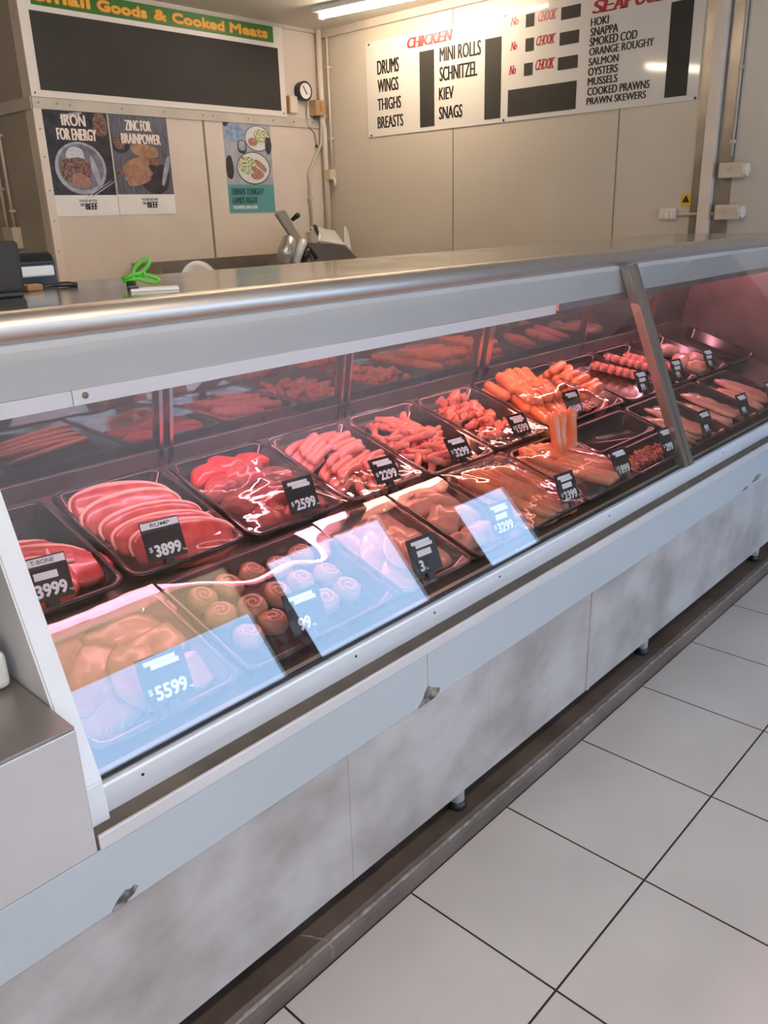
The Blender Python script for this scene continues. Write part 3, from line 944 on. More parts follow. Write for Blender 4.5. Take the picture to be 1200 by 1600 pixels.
# ================================================================== REAR ROW
tray('black tray of T-bone steaks at the left end of the rear row', 0.47, 0.735, 0.372, 0.718)
tray('black tray of shingled rump steaks behind the tag reading 3899', 0.748, 1.036, 0.374, 0.724)
tray('black tray of bright red beef pieces behind the tag reading 2599', 1.046, 1.345, 0.366, 0.722)
tray('clear tray of pink sausages in rows, rear row', 1.353, 1.645, 0.366, 0.712, 'cleartray')
tray('clear tray of pink meat strips, right of the pink sausage tray', 1.655, 1.962, 0.352, 0.718, 'cleartray')
tray('clear tray of salmon pink diced meat, left of the orange sausages', 1.972, 2.268, 0.362, 0.718, 'cleartray')
tray('wide dark tray piled with orange sausages in the rear row', 2.278, 2.80, 0.362, 0.725)
tray('dark tray with a mostly bare glossy plate, left of the bone-in ribs', 2.812, 3.10, 0.35, 0.715)
tray('dark tray of sliced pork ribs beyond the glass post', 3.11, 3.42, 0.35, 0.715)
tray('dark tray of pale chicken at the far right of the rear row', 3.43, 3.75, 0.35, 0.715)
tray('empty dark tray at the far right end beside the end panel', 3.76, 4.10, 0.35, 0.715)

# T-bone steaks
for i, (x, s, rz) in enumerate(((0.60, 0.555, 10), (0.655, 0.50, -25), (0.585, 0.455, 30))):
    out = blob_outline(0.19, 0.125, 40 + i, 26, 0.22, 2.2)
    o = slice_mesh('tbone_steak', out, 0.022, MT['meatred'], i, (2, 11), 0.007)
    bm = bmesh.new()
    tube(bm, [(-0.03, -0.02, 0.0245), (-0.01, 0.0, 0.025), (0.03, 0.005, 0.0245)], [0.004, 0.006, 0.004], 8)
    tube(bm, [(-0.01, 0.0, 0.0245), (-0.02, 0.04, 0.023)], [0.005, 0.004], 8)
    link('bone', bm, MT['bone'], o, True)
    o.matrix_world = place(x, s, 0.008 + 0.012 * i, rz, 8)
    tag(o, ('T-bone steak at the back of the leftmost rear tray', 'T-bone steak at the right of the leftmost rear tray', 'T-bone steak at the front of the leftmost rear tray, behind tag 3999')[i], 'steak', 'T-bone steaks in the leftmost tray')

# rump steaks, shingled
arch = []
for k in range(26):
    a = R(-12 + 204 * k / 25)
    arch.append((0.118 * math.cos(a) * (1 + 0.05 * math.sin(3 * a)), 0.085 * math.sin(a) + 0.012 * math.cos(2 * a)))
arch += [(-0.07, -0.030), (0.0, -0.036), (0.07, -0.030)]
names = ['rearmost', 'second from the back', 'third from the back', 'fourth from the back', 'frontmost']
for i in range(5):
    o = slice_mesh('rump_steak', [(q[0] * (1 - 0.03 * (i == 0)), q[1] * (1 + 0.08 * math.sin(2 * i))) for q in arch], 0.014, MT['rump'], 60 + i, (2, 24), 0.0062, rough=0.003)
    o.matrix_world = place(0.870 + 0.010 * i - 0.006 * (i % 2), 0.605 - 0.046 * i, 0.030 - 0.002 * i, -15 + (i * 7 % 4) * 4, 24, 0)
    tag(o, 'rump steak with pale fat rim, %s in the tray tagged 3899' % names[i], 'steak', 'rump steaks in the tray tagged 3899')

# bright red beef
rnd = random.Random(11)
for i, (x, s, h, rz, L, Wd, m) in enumerate(((1.13, .655, .012, 20, .11, .07, 'meatbright'), (1.20, .665, .014, -10, .11, .075, 'meatbright'), (1.265, .655, .012, 5, .10, .08, 'meatbright'),
        (1.12, .59, .014, 35, .12, .07, 'meatred'), (1.20, .60, .022, 12, .12, .08, 'meatred'), (1.27, .57, .014, -20, .11, .08, 'meatdark'),
        (1.14, .515, .012, 10, .13, .08, 'meatdark'), (1.23, .50, .018, -12, .13, .09, 'meatdark'), (1.15, .44, .010, 25, .13, .075, 'meatdark'), (1.25, .425, .012, 0, .13, .07, 'meatred'))):
    o = slice_mesh('beef_piece', blob_outline(L, Wd, 80 + i, 20, 0.2), 0.030, MT[m], 80 + i, dome=0.25, rough=0.006)
    o.matrix_world = place(x, s, h, rz, rnd.uniform(-6, 10), rnd.uniform(-8, 8))
    tag(o, 'thick %s beef piece in the tray tagged 2599, %s' % ('bright red' if m == 'meatbright' else ('red' if m == 'meatred' else 'dark red'),
        ('back left', 'back middle', 'back right', 'left of centre', 'centre', 'right of centre', 'left under the film', 'right under the film', 'front left under the film', 'front right under the film')[i]), 'beef piece', 'beef pieces in the tray tagged 2599')

# pink sausages
base = [sausage_mesh(0.115, 0.0125, b, MT['pinksausage'], i, 'pink_sausage') for i, b in enumerate((0.008, 0.014, 0.004))]
used = set()
def put(src, mw, label, cat, group):
    if src.name not in used:
        used.add(src.name); src.matrix_world = mw; o = src
    else:
        o = dup(src, mw)
    return tag(o, label, cat, group)
rnd = random.Random(5)
for layer, (hh, rows) in enumerate(((0.016, ((1.43, 0.62), (1.545, 0.635), (1.44, 0.50), (1.555, 0.52))), (0.038, ((1.455, 0.63), (1.55, 0.60), (1.47, 0.52), (1.56, 0.475))))):
    for (cx, cs) in rows:
        nn = 5 if layer == 0 else 4
        a0 = rnd.uniform(8, 30)
        for k in range(nn):
            put(rnd.choice(base), place(cx + rnd.uniform(-.006, .006) + 0.006 * k, cs - 0.044 + 0.0235 * k, hh + rnd.uniform(0, .003), a0 + rnd.uniform(-4, 4), 0, rnd.uniform(-5, 5)),
                'raw pink sausage in the stacked rows of the tray tagged 2299', 'sausage', 'pink sausages in the tray tagged 2299')
for k in range(5):
    put(rnd.choice(base), place(1.47 + 0.035 * k, 0.42 + 0.004 * k, 0.018, 60 + rnd.uniform(-8, 8)), 'raw pink sausage in the stacked rows of the tray tagged 2299', 'sausage', 'pink sausages in the tray tagged 2299')

# pink strips
base = [strip_mesh(20 + i, 0.075 + 0.012 * (i % 3), 0.011, MT['strip'], 'meat_strip') for i in range(5)]
for k in range(70):
    x = rnd.gauss(1.80, 0.052); s = rnd.uniform(0.42, 0.66)
    x = min(max(x, 1.715), 1.90)
    put(rnd.choice(base), place(x - (s - 0.54) * 0.12, s, 0.014 + 0.042 * rnd.random() * (1 - abs(x - 1.8) / 0.14), rnd.uniform(-70, 80), rnd.uniform(-15, 15), rnd.uniform(-20, 20)),
        'pink raw meat strip in the heaped tray tagged 3299, rear row', 'meat strip', 'meat strips in the rear tray tagged 3299')

# diced meat
base = [chunk_mesh(30 + i, 0.030, MT['dice'], 'diced_meat') for i in range(5)] + [strip_mesh(50 + i, 0.05, 0.009, MT['dice'], 'diced_meat') for i in range(3)]
for k in range(90):
    x = min(max(rnd.gauss(2.115, 0.055), 2.025), 2.215); s = rnd.uniform(0.43, 0.665)
    put(rnd.choice(base), place(x, s, 0.014 + 0.05 * rnd.random() * (1 - abs(x - 2.115) / 0.15), rnd.uniform(0, 360), rnd.uniform(-40, 40), rnd.uniform(-40, 40)),
        'salmon pink meat dice heaped in the tray left of the orange sausages', 'diced meat', 'diced meat in the rear tray')

# orange sausages
base = [sausage_mesh(0.125, 0.0188, b, MT['orangesausage'], 10 + i, 'orange_sausage') for i, b in enumerate((0.006, 0.012, -0.006))]
lab = 'orange raw sausage in the big pile of the wide rear tray'
for layer in range(3):
    for j, (s0, n) in enumerate(((0.635, 7), (0.53, 7), (0.44, 6))):
        if j == 2 and layer == 2: continue
        for k in range(n - layer):
            put(base[(k + layer + j) % 3], place(2.325 + 0.036 * k + 0.018 * layer - 0.01 * j, s0 + rnd.uniform(-.012, .012) - 0.004 * k, 0.019 + 0.030 * layer, 70 + rnd.uniform(-8, 8), 0, rnd.uniform(-5, 5)), lab, 'sausage', 'orange sausages in the wide rear tray')
    for k in range(8 - layer):
        put(base[(k + layer + 2) % 3], place(2.685 + 0.004 * k, 0.405 + 0.037 * k + 0.018 * layer, 0.019 + 0.030 * layer, 14 + rnd.uniform(-8, 8), 0, rnd.uniform(-5, 5)), lab, 'sausage', 'orange sausages in the wide rear tray')

# glossy plate with a rack at its back
bm = bmesh.new()
prof = [(0.0, 0.003), (0.085, 0.004), (0.10, 0.010), (0.135, 0.022), (0.136, 0.025), (0.10, 0.014), (0.085, 0.008), (0.0, 0.007)]
rings = []
for r_, z in prof:
    rings.append([bm.verts.new((max(r_, 0.001) * math.cos(2 * math.pi * k / 40), max(r_, 0.001) * 1.1 * math.sin(2 * math.pi * k / 40), z)) for k in range(40)])
for a, b in zip(rings, rings[1:]):
    for k in range(40):
        bm.faces.new((a[k], a[(k + 1) % 40], b[(k + 1) % 40], b[k]))
o = link('steel_plate', bm, MT['steel'], None, True, place(2.945, 0.51, 0.006))
tag(o, 'round shiny plate, mostly bare, in the tray left of the ribs', 'plate')
def ribs(x, s, rz, n, L, label, m='strip'):
    bm = bmesh.new()
    o = None
    for k in range(n):
        o_ = slice_mesh('pork_rib_slice', blob_outline(L, 0.034, 100 + k, 18, 0.15), 0.03, MT[m], 100 + k, (1, 7), 0.005)
        c, s_ = math.cos(R(rz)), math.sin(R(rz))
        o_.matrix_world = place(x + (k - n / 2) * 0.031 * c, s + (k - n / 2) * 0.031 * s_, 0.03, rz + 72, 0, 14)
        tag(o_, label, 'rib', label.split(',')[0])
ribs(3.055, 0.545, -52, 6, 0.11, 'pink rib slice leaning in the row beside the bare shiny plate')
ribs(3.215, 0.56, -55, 7, 0.12, 'pink rib slice in the rack just right of the glass post')
ribs(3.33, 0.53, -55, 7, 0.12, 'pink rib slice in the second rack right of the glass post')
for k, (x, s, rz) in enumerate(((3.53, .62, 20), (3.62, .60, -15), (3.56, .50, 30), (3.66, .48, 0), (3.58, .42, -20))):
    o = slice_mesh('chicken_piece', blob_outline(0.13, 0.08, 130 + k, 20, 0.18), 0.035, MT['chicken'], k, dome=0.3, rough=0.005)
    o.matrix_world = place(x, s, 0.012, rz)
    tag(o, 'pale chicken piece at the %s of the far right rear tray' % ('back left', 'back right', 'middle left', 'middle right', 'front')[k], 'chicken piece', 'chicken pieces at the far right')

# ================================================================== FRONT ROW
F0, F1 = 0.036, 0.338
tray('front tray at the left end under film, tagged 5599', 0.468, 0.762, F0, F1, 'cleartray')
tray('front tray of tan rolled meat under film', 0.772, 1.190, F0, F1)
tray('front tray of pale fillets under film, second beyond the rolled meat', 1.200, 1.450, F0, F1, 'cleartray')
tray('front tray of pale chicken thighs tagged 3299', 1.460, 1.662, F0, F1)
tray('front tray of tan sausages tagged 2399', 1.674, 1.965, F0, F1)
tray('front tray of long orange sausages tagged 1899', 1.977, 2.272, F0, F1)
tray('half size front tray of dark mince tagged 299', 2.284, 2.70, F0, 0.168)
tray('empty half size dark tray behind the dark mince', 2.284, 2.70, 0.178, F1)
tray('front tray of pale fish just right of the glass post', 2.712, 3.00, F0, F1)
tray('front tray of pink fillets, second right of the glass post', 3.01, 3.32, F0, F1)
tray('front tray of small fish pieces, third right of the glass post', 3.33, 3.66, F0, F1)

def fillets(spec, m, nm, labf, cat, group, T=0.022, dome=0.3, seed=200, fat=None, rough=0.004):
    for i, (x, s, h, rz, L, Wd) in enumerate(spec):
        o = slice_mesh(nm, blob_outline(L, Wd, seed + i, 22, 0.16), T, MT[m], seed + i, fat, 0.005, dome=dome, rough=rough)
        o.matrix_world = place(x, s, h, rz, 4)
        tag(o, labf % ('back left', 'back right', 'middle left', 'middle right', 'front left', 'front right', 'centre')[i], cat, group)
G8 = lambda x0, x1: [(x0 + .085, .275, .006, 25, .17, .10), (x1 - .085, .27, .011, -10, .17, .10), (x0 + .09, .20, .017, 50, .17, .095), (x1 - .09, .195, .021, 20, .17, .10), (x0 + .085, .125, .012, 35, .16, .095), (x1 - .09, .12, .015, 5, .17, .095), ((x0 + x1) / 2, .165, .028, 60, .16, .08)]
GL = lambda x0, x1: [(x0 + .075, .215, .006, 98, .20, .085), (x1 - .075, .225, .006, 82, .20, .09), (x0 + .10, .17, .018, 104, .21, .085), (x1 - .10, .165, .022, 92, .21, .085), (x0 + .07, .14, .012, 86, .16, .08), (x1 - .07, .13, .014, 100, .16, .08), ((x0 + x1) / 2, .19, .030, 95, .22, .08)]
G6 = lambda x0, x1: [(x0 + .08, .285, .010, 15, .13, .075), (x1 - .08, .28, .012, -20, .13, .08), (x0 + .085, .205, .016, 30, .13, .08), (x1 - .08, .20, .012, -5, .13, .075), (x0 + .08, .12, .010, 10, .13, .075), (x1 - .085, .115, .012, -25, .13, .075)]
fillets(G8(0.468, 0.762), 'roll', 'schnitzel_piece', 'tan crumbed cutlet at the %s of the tray tagged 5599', 'cutlet', 'cutlets in the tray tagged 5599', 0.011, 0.1, 210, rough=0.007)
fillets(G8(1.195, 1.455), 'chicken', 'pale_fillet', 'pale pink fillet at the %s of the filmed front tray with tag 3', 'fillet', 'pale fillets under film', 0.012, 0.15, 230, rough=0.007)
fillets(G6(1.445, 1.677), 'chicken', 'chicken_thigh', 'pale chicken thigh at the %s of the front tray tagged 3299', 'chicken thigh', 'chicken thighs in the front tray', 0.024, 0.3, 250, rough=0.011)
fillets(GL(2.712, 3.00), 'fish', 'fish_fillet', 'pale fish fillet at the %s of the tray just right of the glass post', 'fish fillet', 'fish fillets right of the glass post', 0.015, 0.15, 270, rough=0.008)
fillets(GL(3.01, 3.32), 'fish', 'fish_fillet', 'pale fish fillet at the %s of the second tray right of the glass post', 'fish fillet', 'fish fillets in the second tray', 0.015, 0.15, 290, rough=0.008)
fillets(GL(3.33, 3.66), 'chicken', 'fish_fillet', 'pale fish piece at the %s of the third tray right of the glass post', 'fish fillet', 'fish pieces in the third tray', 0.02, 0.2, 310)

# rolled meat
def roll_mesh(seed):
    bm = bmesh.new()
    tube(bm, [(0, 0, 0), (0, 0, .006), (0, 0, .022), (0, 0, .030)], [0.026, 0.031, 0.031, 0.024], 22)
    for v in bm.verts:
        v.co.x *= 0.97
        v.co += V(noise.noise_vector(v.co * 50 + V((seed * 4.4, 0, 0)))) * 0.003
    o = link('rolled_roast', bm, MT['roll'], None, True)
    bm = bmesh.new()
    tube(bm, [((0.004 + 0.0022 * k / 2) * math.cos(k * 0.6), (0.004 + 0.0022 * k / 2) * math.sin(k * 0.6), 0.0305) for k in range(18)], 0.0022, 6)
    link('swirl', bm, MT['fat'], o, True)
    return o
base = [roll_mesh(1), roll_mesh(2)]
rolls = [(0.845 + 0.069 * (k % 5) + 0.004 * (k // 5), .285 - .074 * (k // 5) + .006 * ((k * 7) % 3 - 1)) for k in range(15)]
for k, (x, s) in enumerate(rolls):
    put(base[k % 2], place(x, s, 0.006, 50 * k, 8), 'tan rolled meat round in the front tray beside the tray tagged 5599', 'rolled meat', 'rolled meat rounds in the front row')

# tan and long orange sausages
base = [sausage_mesh(0.17, 0.0165, b, MT['brownsausage'], 40 + i, 'tan_sausage') for i, b in enumerate((0.008, 0.016, -0.006))]
lab = 'tan sausage lying in the front tray tagged 2399'
for layer in range(2):
    for k in range(6):
        put(base[(k + layer) % 3], place(1.735 + 0.034 * k + .015 * layer, 0.235 - 0.006 * k, 0.018 + 0.03 * layer, 105 + rnd.uniform(-7, 7), 0), lab, 'sausage', 'tan sausages in the front tray')
    for k in range(5):
        put(base[(k + layer) % 3], place(1.78 + 0.034 * k + .015 * layer, 0.125, 0.018 + 0.024 * layer, 115 + rnd.uniform(-7, 7), 0), lab, 'sausage', 'tan sausages in the front tray')
base = [sausage_mesh(0.20, 0.0175, b, MT['orangesausage'], 60 + i, 'long_sausage') for i, b in enumerate((0.012, 0.022, -0.010))]
lab = 'long orange sausage in the front tray tagged 1899'
for layer in range(2):
    for k in range(6 - layer):
        put(base[(k + layer) % 3], place(2.055 + 0.034 * k + .015 * layer, 0.235 - 0.006 * k, 0.02 + 0.03 * layer, 112 + rnd.uniform(-6, 6), 0), lab, 'sausage', 'long sausages in the front tray')
for k in range(4):
    put(base[k % 3], place(2.10 + 0.034 * k, 0.135 + 0.004 * k, 0.055, 128 + rnd.uniform(-6, 6), 6), lab, 'sausage', 'long sausages in the front tray')
for k in range(3):
    o = put(base[k], place(2.150 + 0.033 * k, 0.262, 0.078, 97, 0, -60 - 5 * k), 'long orange sausage propped upright at the back of the tray tagged 1899', 'sausage', 'propped sausages in the front tray')

# mince: nobody could count the strands
bm = bmesh.new()
for k in range(420):
    x, s = rnd.uniform(2.33, 2.655), rnd.uniform(0.075, 0.13)
    z = 0.008 + 0.034 * math.sin(math.pi * (x - 2.30) / 0.39) * rnd.random() ** 0.5
    a = rnd.uniform(0, 6.28)
    c = V((x - 2.49, s - 0.1, z))
    d = V((math.cos(a), math.sin(a), rnd.uniform(-.4, .4))) * 0.011
    tube(bm, [c - d, c + V((0, 0, .003)), c + d], [0.0026, 0.003, 0.0024], 5)
o = link('beef_mince', bm, MT['mince'], None, True, D @ Matrix.Translation((2.49, 0.1, 0.002)))
tag(o, 'dark red mince strands filling the half tray tagged 299', 'mince', kind='stuff')

# green garnish along the front of the first tray
bm = bmesh.new()
for k in range(260):
    x = rnd.uniform(0.50, 0.73); s = rnd.uniform(0.066, 0.078)
    c = V((x - 0.615, s - 0.072, 0.0))
    d = V((rnd.uniform(-.008, .008), rnd.uniform(-.006, .006), rnd.uniform(.02, .038)))
    w_ = V((0.0012, 0.0006, 0))
    vs = [bm.verts.new(c - w_), bm.verts.new(c + w_), bm.verts.new(c + d + w_ * .3), bm.verts.new(c + d - w_ * .3)]
    bm.faces.new(vs)
o = link('garnish_strip', bm, MT['herb'], None, False, D @ Matrix.Translation((0.615, 0.072, 0.006)))
tag(o, 'green plastic grass garnish along the front of the tray tagged 5599', 'garnish', kind='stuff')

# ---- films
film('clear plastic film stretched over the front tray tagged 5599', 0.470, 0.768, 0.036, 0.345, 0.0490, 0.0009, 2, f=5)
film('clear plastic film stretched over the tan rolled meat', 0.774, 1.194, 0.036, 0.340, 0.0500, 0.007, 5, f=7,
     extra=lambda u, v: 0.010 * math.sin(math.pi * u) * math.sin(math.pi * v))
film('clear plastic film stretched over the pale fillets with tag 3', 1.202, 1.452, 0.036, 0.345, 0.0490, 0.0008, 9, f=5)
film('clear plastic film over the front tray of chicken thighs', 1.462, 1.664, 0.036, 0.340, 0.050, 0.004, 12, f=6)
film('clear bulging plastic film over the tan sausages', 1.676, 1.967, 0.036, 0.342, 0.052, 0.012, 15, 'filmwrinkled', f=8,
     extra=lambda u, v: 0.034 * math.sin(math.pi * u) ** 0.7 * math.sin(math.pi * v) ** 0.7)
film('clear crumpled plastic film over the long orange sausages', 1.979, 2.274, 0.036, 0.30, 0.052, 0.014, 19, 'filmwrinkled', f=10,
     extra=lambda u, v: 0.046 * math.sin(math.pi * u) ** 0.6 * math.sin(math.pi * v) ** 0.6)
film('clear plastic film over the front half of the rump steaks', 0.752, 1.032, 0.378, 0.50, 0.050, 0.010, 23, f=9, ny=14)
film('clear crumpled plastic film over the front of the bright red beef', 1.05, 1.342, 0.37, 0.58, 0.052, 0.020, 27, 'filmwrinkled', f=8,
     extra=lambda u, v: 0.018 * math.sin(math.pi * u) * math.sin(math.pi * v) + 0.045 * max(0.0, v - 0.6) / 0.4 * math.exp(-((u - 0.45 - 0.25 * (v - 0.6)) / 0.13) ** 2))
film('clear plastic film over the front of the pink sausages', 1.357, 1.641, 0.37, 0.47, 0.050, 0.010, 31, 'filmwrinkled', f=9, ny=12)
film('clear plastic film over the front of the diced meat', 1.976, 2.264, 0.366, 0.47, 0.052, 0.014, 35, 'filmwrinkled', f=10, ny=12)
film('clear plastic film draped over the front of the orange sausage pile', 2.30, 2.66, 0.366, 0.56, 0.070, 0.014, 39, 'filmwrinkled', f=11,
     extra=lambda u, v: 0.036 * math.sin(math.pi * u) * math.sin(math.pi * v) + 0.02 * v)

# ---- price tags
price_tag('black price tag reading 3999 with T-BONE header at the left end', 0.585, 0.383, '3999', 'T-BONE', True, rz=-6)
price_tag('black price tag reading 3899 with RUMP header', 0.838, 0.383, '3899', 'RUMP', False, rz=-6)
price_tag('black price tag reading 2599 in front of the red beef', 1.215, 0.375, '2599', None, False)
price_tag('black price tag reading 2299 in front of the pink sausages', 1.512, 0.375, '2299', None, False, tilt=38, hgt=0.07)
price_tag('black price tag reading 3299 in the rear row, in front of the meat strips', 1.812, 0.362, '3299', None, False, tilt=38, hgt=0.07)
price_tag('pale price tag in front of the diced meat', 2.135, 0.372, '1599', None, True, tilt=38, hgt=0.07)
price_tag('black price tag reading 1899 in front of the orange sausage pile', 2.46, 0.375, '1899', None, False)
price_tag('black price tag in front of the bare shiny plate', 2.95, 0.362, '99', None, True, dollar=False)
price_tag('black price tag in front of the ribs right of the glass post', 3.26, 0.362, '99', None, True, dollar=False)
price_tag('black price tag in front of the far right chicken', 3.58, 0.362, '99', None, True, dollar=False)
price_tag('black price tag reading 5599 at the front left corner', 0.622, 0.050, '5599', None, False)
price_tag('black price tag ending in 99 in front of the tan rolled meat', 0.94, 0.050, '99', None, False, dollar=False)
price_tag('black price tag with a large 3 in front of the pale fillets', 1.30, 0.050, '3', None, True, dollar=False)
price_tag('black price tag reading 3299 in the front row, in front of the thighs', 1.60, 0.050, '3299', None, True)
price_tag('black price tag reading 2399 in front of the tan sausages', 1.912, 0.050, '2399', None, True)
price_tag('black price tag reading 1899 in front of the long orange sausages', 2.222, 0.050, '1899', None, False)
price_tag('black price tag reading 299 in front of the dark mince', 2.54, 0.050, '299', None, False)
price_tag('black price tag in front of the fish just right of the glass post', 2.85, 0.050, '99', None, False, dollar=False)
price_tag('black price tag in front of the second fish tray right of the post', 3.20, 0.050, '99', None, False, dollar=False)
price_tag('black price tag in front of the third fish tray right of the post', 3.50, 0.050, '99', None, False, dollar=False)

# ================================================================== SIGNS ON THE RIGHT WALL
SX = XR - 0.006
sg = empty('menu_sign', (SX, 3.27, 2.06))
tag(sg, 'long white sign listing chicken and seafood on the right wall', 'sign')
def on_wall(y, z):
    """matrix in the sign's own space; x runs towards the viewer's right"""
    return frame((0.0, y - 3.27, z - 2.06), (0, -1, 0), (0, 0, 1), (-1, 0, 0))
boxobj('board', MT['signwhite'], 0, 0.006, 2.056 - 3.27, 4.485 - 3.27, 0, 0.605, sg, 0.001)
for (n_, ya, yb, za, zb) in (('DRUMS', 4.378, 4.174, 2.451, 2.540), ('WINGS', 4.378, 4.181, 2.339, 2.422), ('THIGHS', 4.384, 4.161, 2.226, 2.302), ('BREASTS', 4.388, 4.144, 2.110, 2.187),
        ('MINI ROLLS', 3.819, 3.484, 2.461, 2.545), ('SCHNITZEL', 3.820, 3.511, 2.347, 2.432), ('KIEV', 3.826, 3.701, 2.236, 2.310), ('SNAGS', 3.827, 3.629, 2.120, 2.196),
        ('HOKI', 2.719, 2.606, 2.501, 2.542), ('SNAPPA', 2.718, 2.544, 2.450, 2.493), ('SMOKED COD', 2.720, 2.427, 2.401, 2.445), ('ORANGE ROUGHY', 2.720, 2.326, 2.353, 2.393),
        ('SALMON', 2.720, 2.531, 2.302, 2.341), ('OYSTERS', 2.721, 2.532, 2.250, 2.292), ('MUSSELS', 2.720, 2.531, 2.200, 2.240), ('COOKED PRAWNS', 2.720, 2.334, 2.147, 2.189), ('PRAWN SKEWERS', 2.722, 2.351, 2.099, 2.137)):
    letters('lettering', n_, MT['ink'], ya - yb, zb - za, on_wall(ya, za), sg, 0.0, bold=0.035 if ya > 3 else 0.05, ring=2)
for (n_, ya, yb, za, zb) in (('CHICKEN', 4.099, 3.715, 2.576, 2.637), ('No', 3.259, 3.206, 2.586, 2.628), ('No', 3.257, 3.212, 2.453, 2.497), ('No', 3.264, 3.218, 2.322, 2.369),
        ('CHOOK', 3.070, 2.945, 2.577, 2.629), ('CHOOK', 3.078, 2.951, 2.453, 2.503), ('CHOOK', 3.079, 2.949, 2.323, 2.378), ('SEAFOOD', 2.709, 2.258, 2.561, 2.625)):
    letters('red_lettering', n_, MT['red'], ya - yb, zb - za, on_wall(ya, za), sg, 0.0, 0.22, serif=True, bold=0.085 if len(n_) > 5 else 0.03, ring=2)
for (ya, yb, za, zb) in ((3.991, 3.866, 2.086, 2.543), (3.453, 3.329, 2.087, 2.541), (3.156, 3.097, 2.561, 2.630), (3.154, 3.095, 2.432, 2.502), (3.160, 3.099, 2.302, 2.370),
        (2.914, 2.788, 2.562, 2.627), (2.918, 2.791, 2.432, 2.499), (2.924, 2.792, 2.304, 2.371), (3.274, 2.793, 2.087, 2.237), (2.244, 2.120, 2.088, 2.543)):
    boxobj('chalk_panel', MT['black'], -0.002, 0.0, yb - 3.27, ya - 3.27, za - 2.06, zb - 2.06, sg)
for y, z in ((4.452, 2.071), (4.452, 2.649), (3.304, 2.071), (3.303, 2.646), (2.061, 2.070), (2.061, 2.646)):
    bm = bmesh.new(); cyl(bm, (0, max(y, 2.07) - 3.27, z - 2.06), (-1, 0, 0), 0.007, 0.003, 12)
    link('screw', bm, MT['ink'], sg)

# ---- green topped blackboard on the back wall
YS = YB - 0.02
gs = empty('blackboard_sign', (3.40, YS, 2.21))
tag(gs, 'wide blackboard sign with green Small Goods and Cooked Meats heading', 'sign')
def on_back(x, z, ox=3.40, oz=2.21, dy=0.0):
    return frame((x - ox, dy, z - oz), (1, 0, 0), (0, 0, 1), (0, -1, 0))
boxobj('board', MT['signwhite2'], 2.452 - 3.40, 4.35 - 3.40, 0, 0.018, 2.215 - 2.21, 2.797 - 2.21, gs, 0.002)
boxobj('chalk_panel', MT['black'], 2.512 - 3.40, 4.298 - 3.40, -0.003, 0, 2.252 - 2.21, 2.648 - 2.21, gs)
boxobj('green_strip', MT['green'], 2.53 - 3.40, 4.266 - 3.40, -0.002, 0, 2.677 - 2.21, 2.776 - 2.21, gs)
for (w_, x0, x1, z0, z1, k) in (('Small', 2.545, 2.887, 2.697, 2.757, 0), ('Goods', 2.931, 3.264, 2.696, 2.756, 0), ('&', 3.31, 3.403, 2.698, 2.757, 0), ('Cooked', 3.442, 3.847, 2.697, 2.757, 0), ('Meats', 3.89, 4.214, 2.697, 2.757, 0)):
    letters('heading_outline', w_, MT['orangeink'], x1 - x0 + 0.008, z1 - z0 + 0.008, on_back(x0 - 0.004, z0 - 0.004, dy=-0.0012), gs, 0.0, bold=0.115, ring=12)
    letters('heading_lettering', w_, MT['yellow'], x1 - x0, z1 - z0, on_back(x0, z0, dy=-0.0034), gs, 0.0, bold=0.075, ring=10)
for x, z in ((2.475, 2.235), (4.32, 2.235), (3.458, 2.788), (4.32, 2.788)):
    bm = bmesh.new(); cyl(bm, (x - 3.40, 0, z - 2.21), (0, -1, 0), 0.005, 0.003, 10)
    link('screw', bm, MT['ink'], gs)

# ---- posters
def poster(label, x0, x1, z0, z1, zs, m_main, m_strip):
    p = empty('poster', ((x0 + x1) / 2, YB - 0.004, z0))
    tag(p, label, 'poster', 'food posters on the back wall')
    w = x1 - x0
    boxobj('sheet', MT['paper'], -w / 2, w / 2, 0.001, 0.004, 0, z1 - z0, p)
    boxobj('picture', m_main, -w / 2 + 0.001, w / 2 - 0.001, 0, 0.001, zs - z0, z1 - z0 - 0.001, p)
    boxobj('lower_strip', m_strip, -w / 2 + 0.001, w / 2 - 0.001, 0, 0.001, 0.001, zs - z0, p)
    def L(body, m, xa, xb, za, zb, off=0.02, dep=0.0012, nm='lettering'):
        return letters(nm, body, m, xb - xa, zb - za, frame((xa - (x0 + x1) / 2, 0, za - z0), (1, 0, 0), (0, 0, 1), (0, -1, 0)), p, 0.0, depth=dep, bold=off * 2.6, ring=2)
    def blob(nm, m, cx, cz, rx_, rz_, dep, seed=None, n=30, rot=0, wob=0.12):
        bm = bmesh.new()
        if seed is None:
            pts = [(math.cos(2 * math.pi * k / n) * rx_, math.sin(2 * math.pi * k / n) * rz_) for k in range(n)]
        else:
            pts = blob_outline(2 * rx_, 2 * rz_, seed, n, wob)
        c, s = math.cos(R(rot)), math.sin(R(rot))
        fc = bm.faces.new([bm.verts.new((cx - (x0 + x1) / 2 + a * c - b * s, -dep, cz - z0 + a * s + b * c)) for a, b in pts])
        return link(nm, bm, m, p)
    return p, L, blob
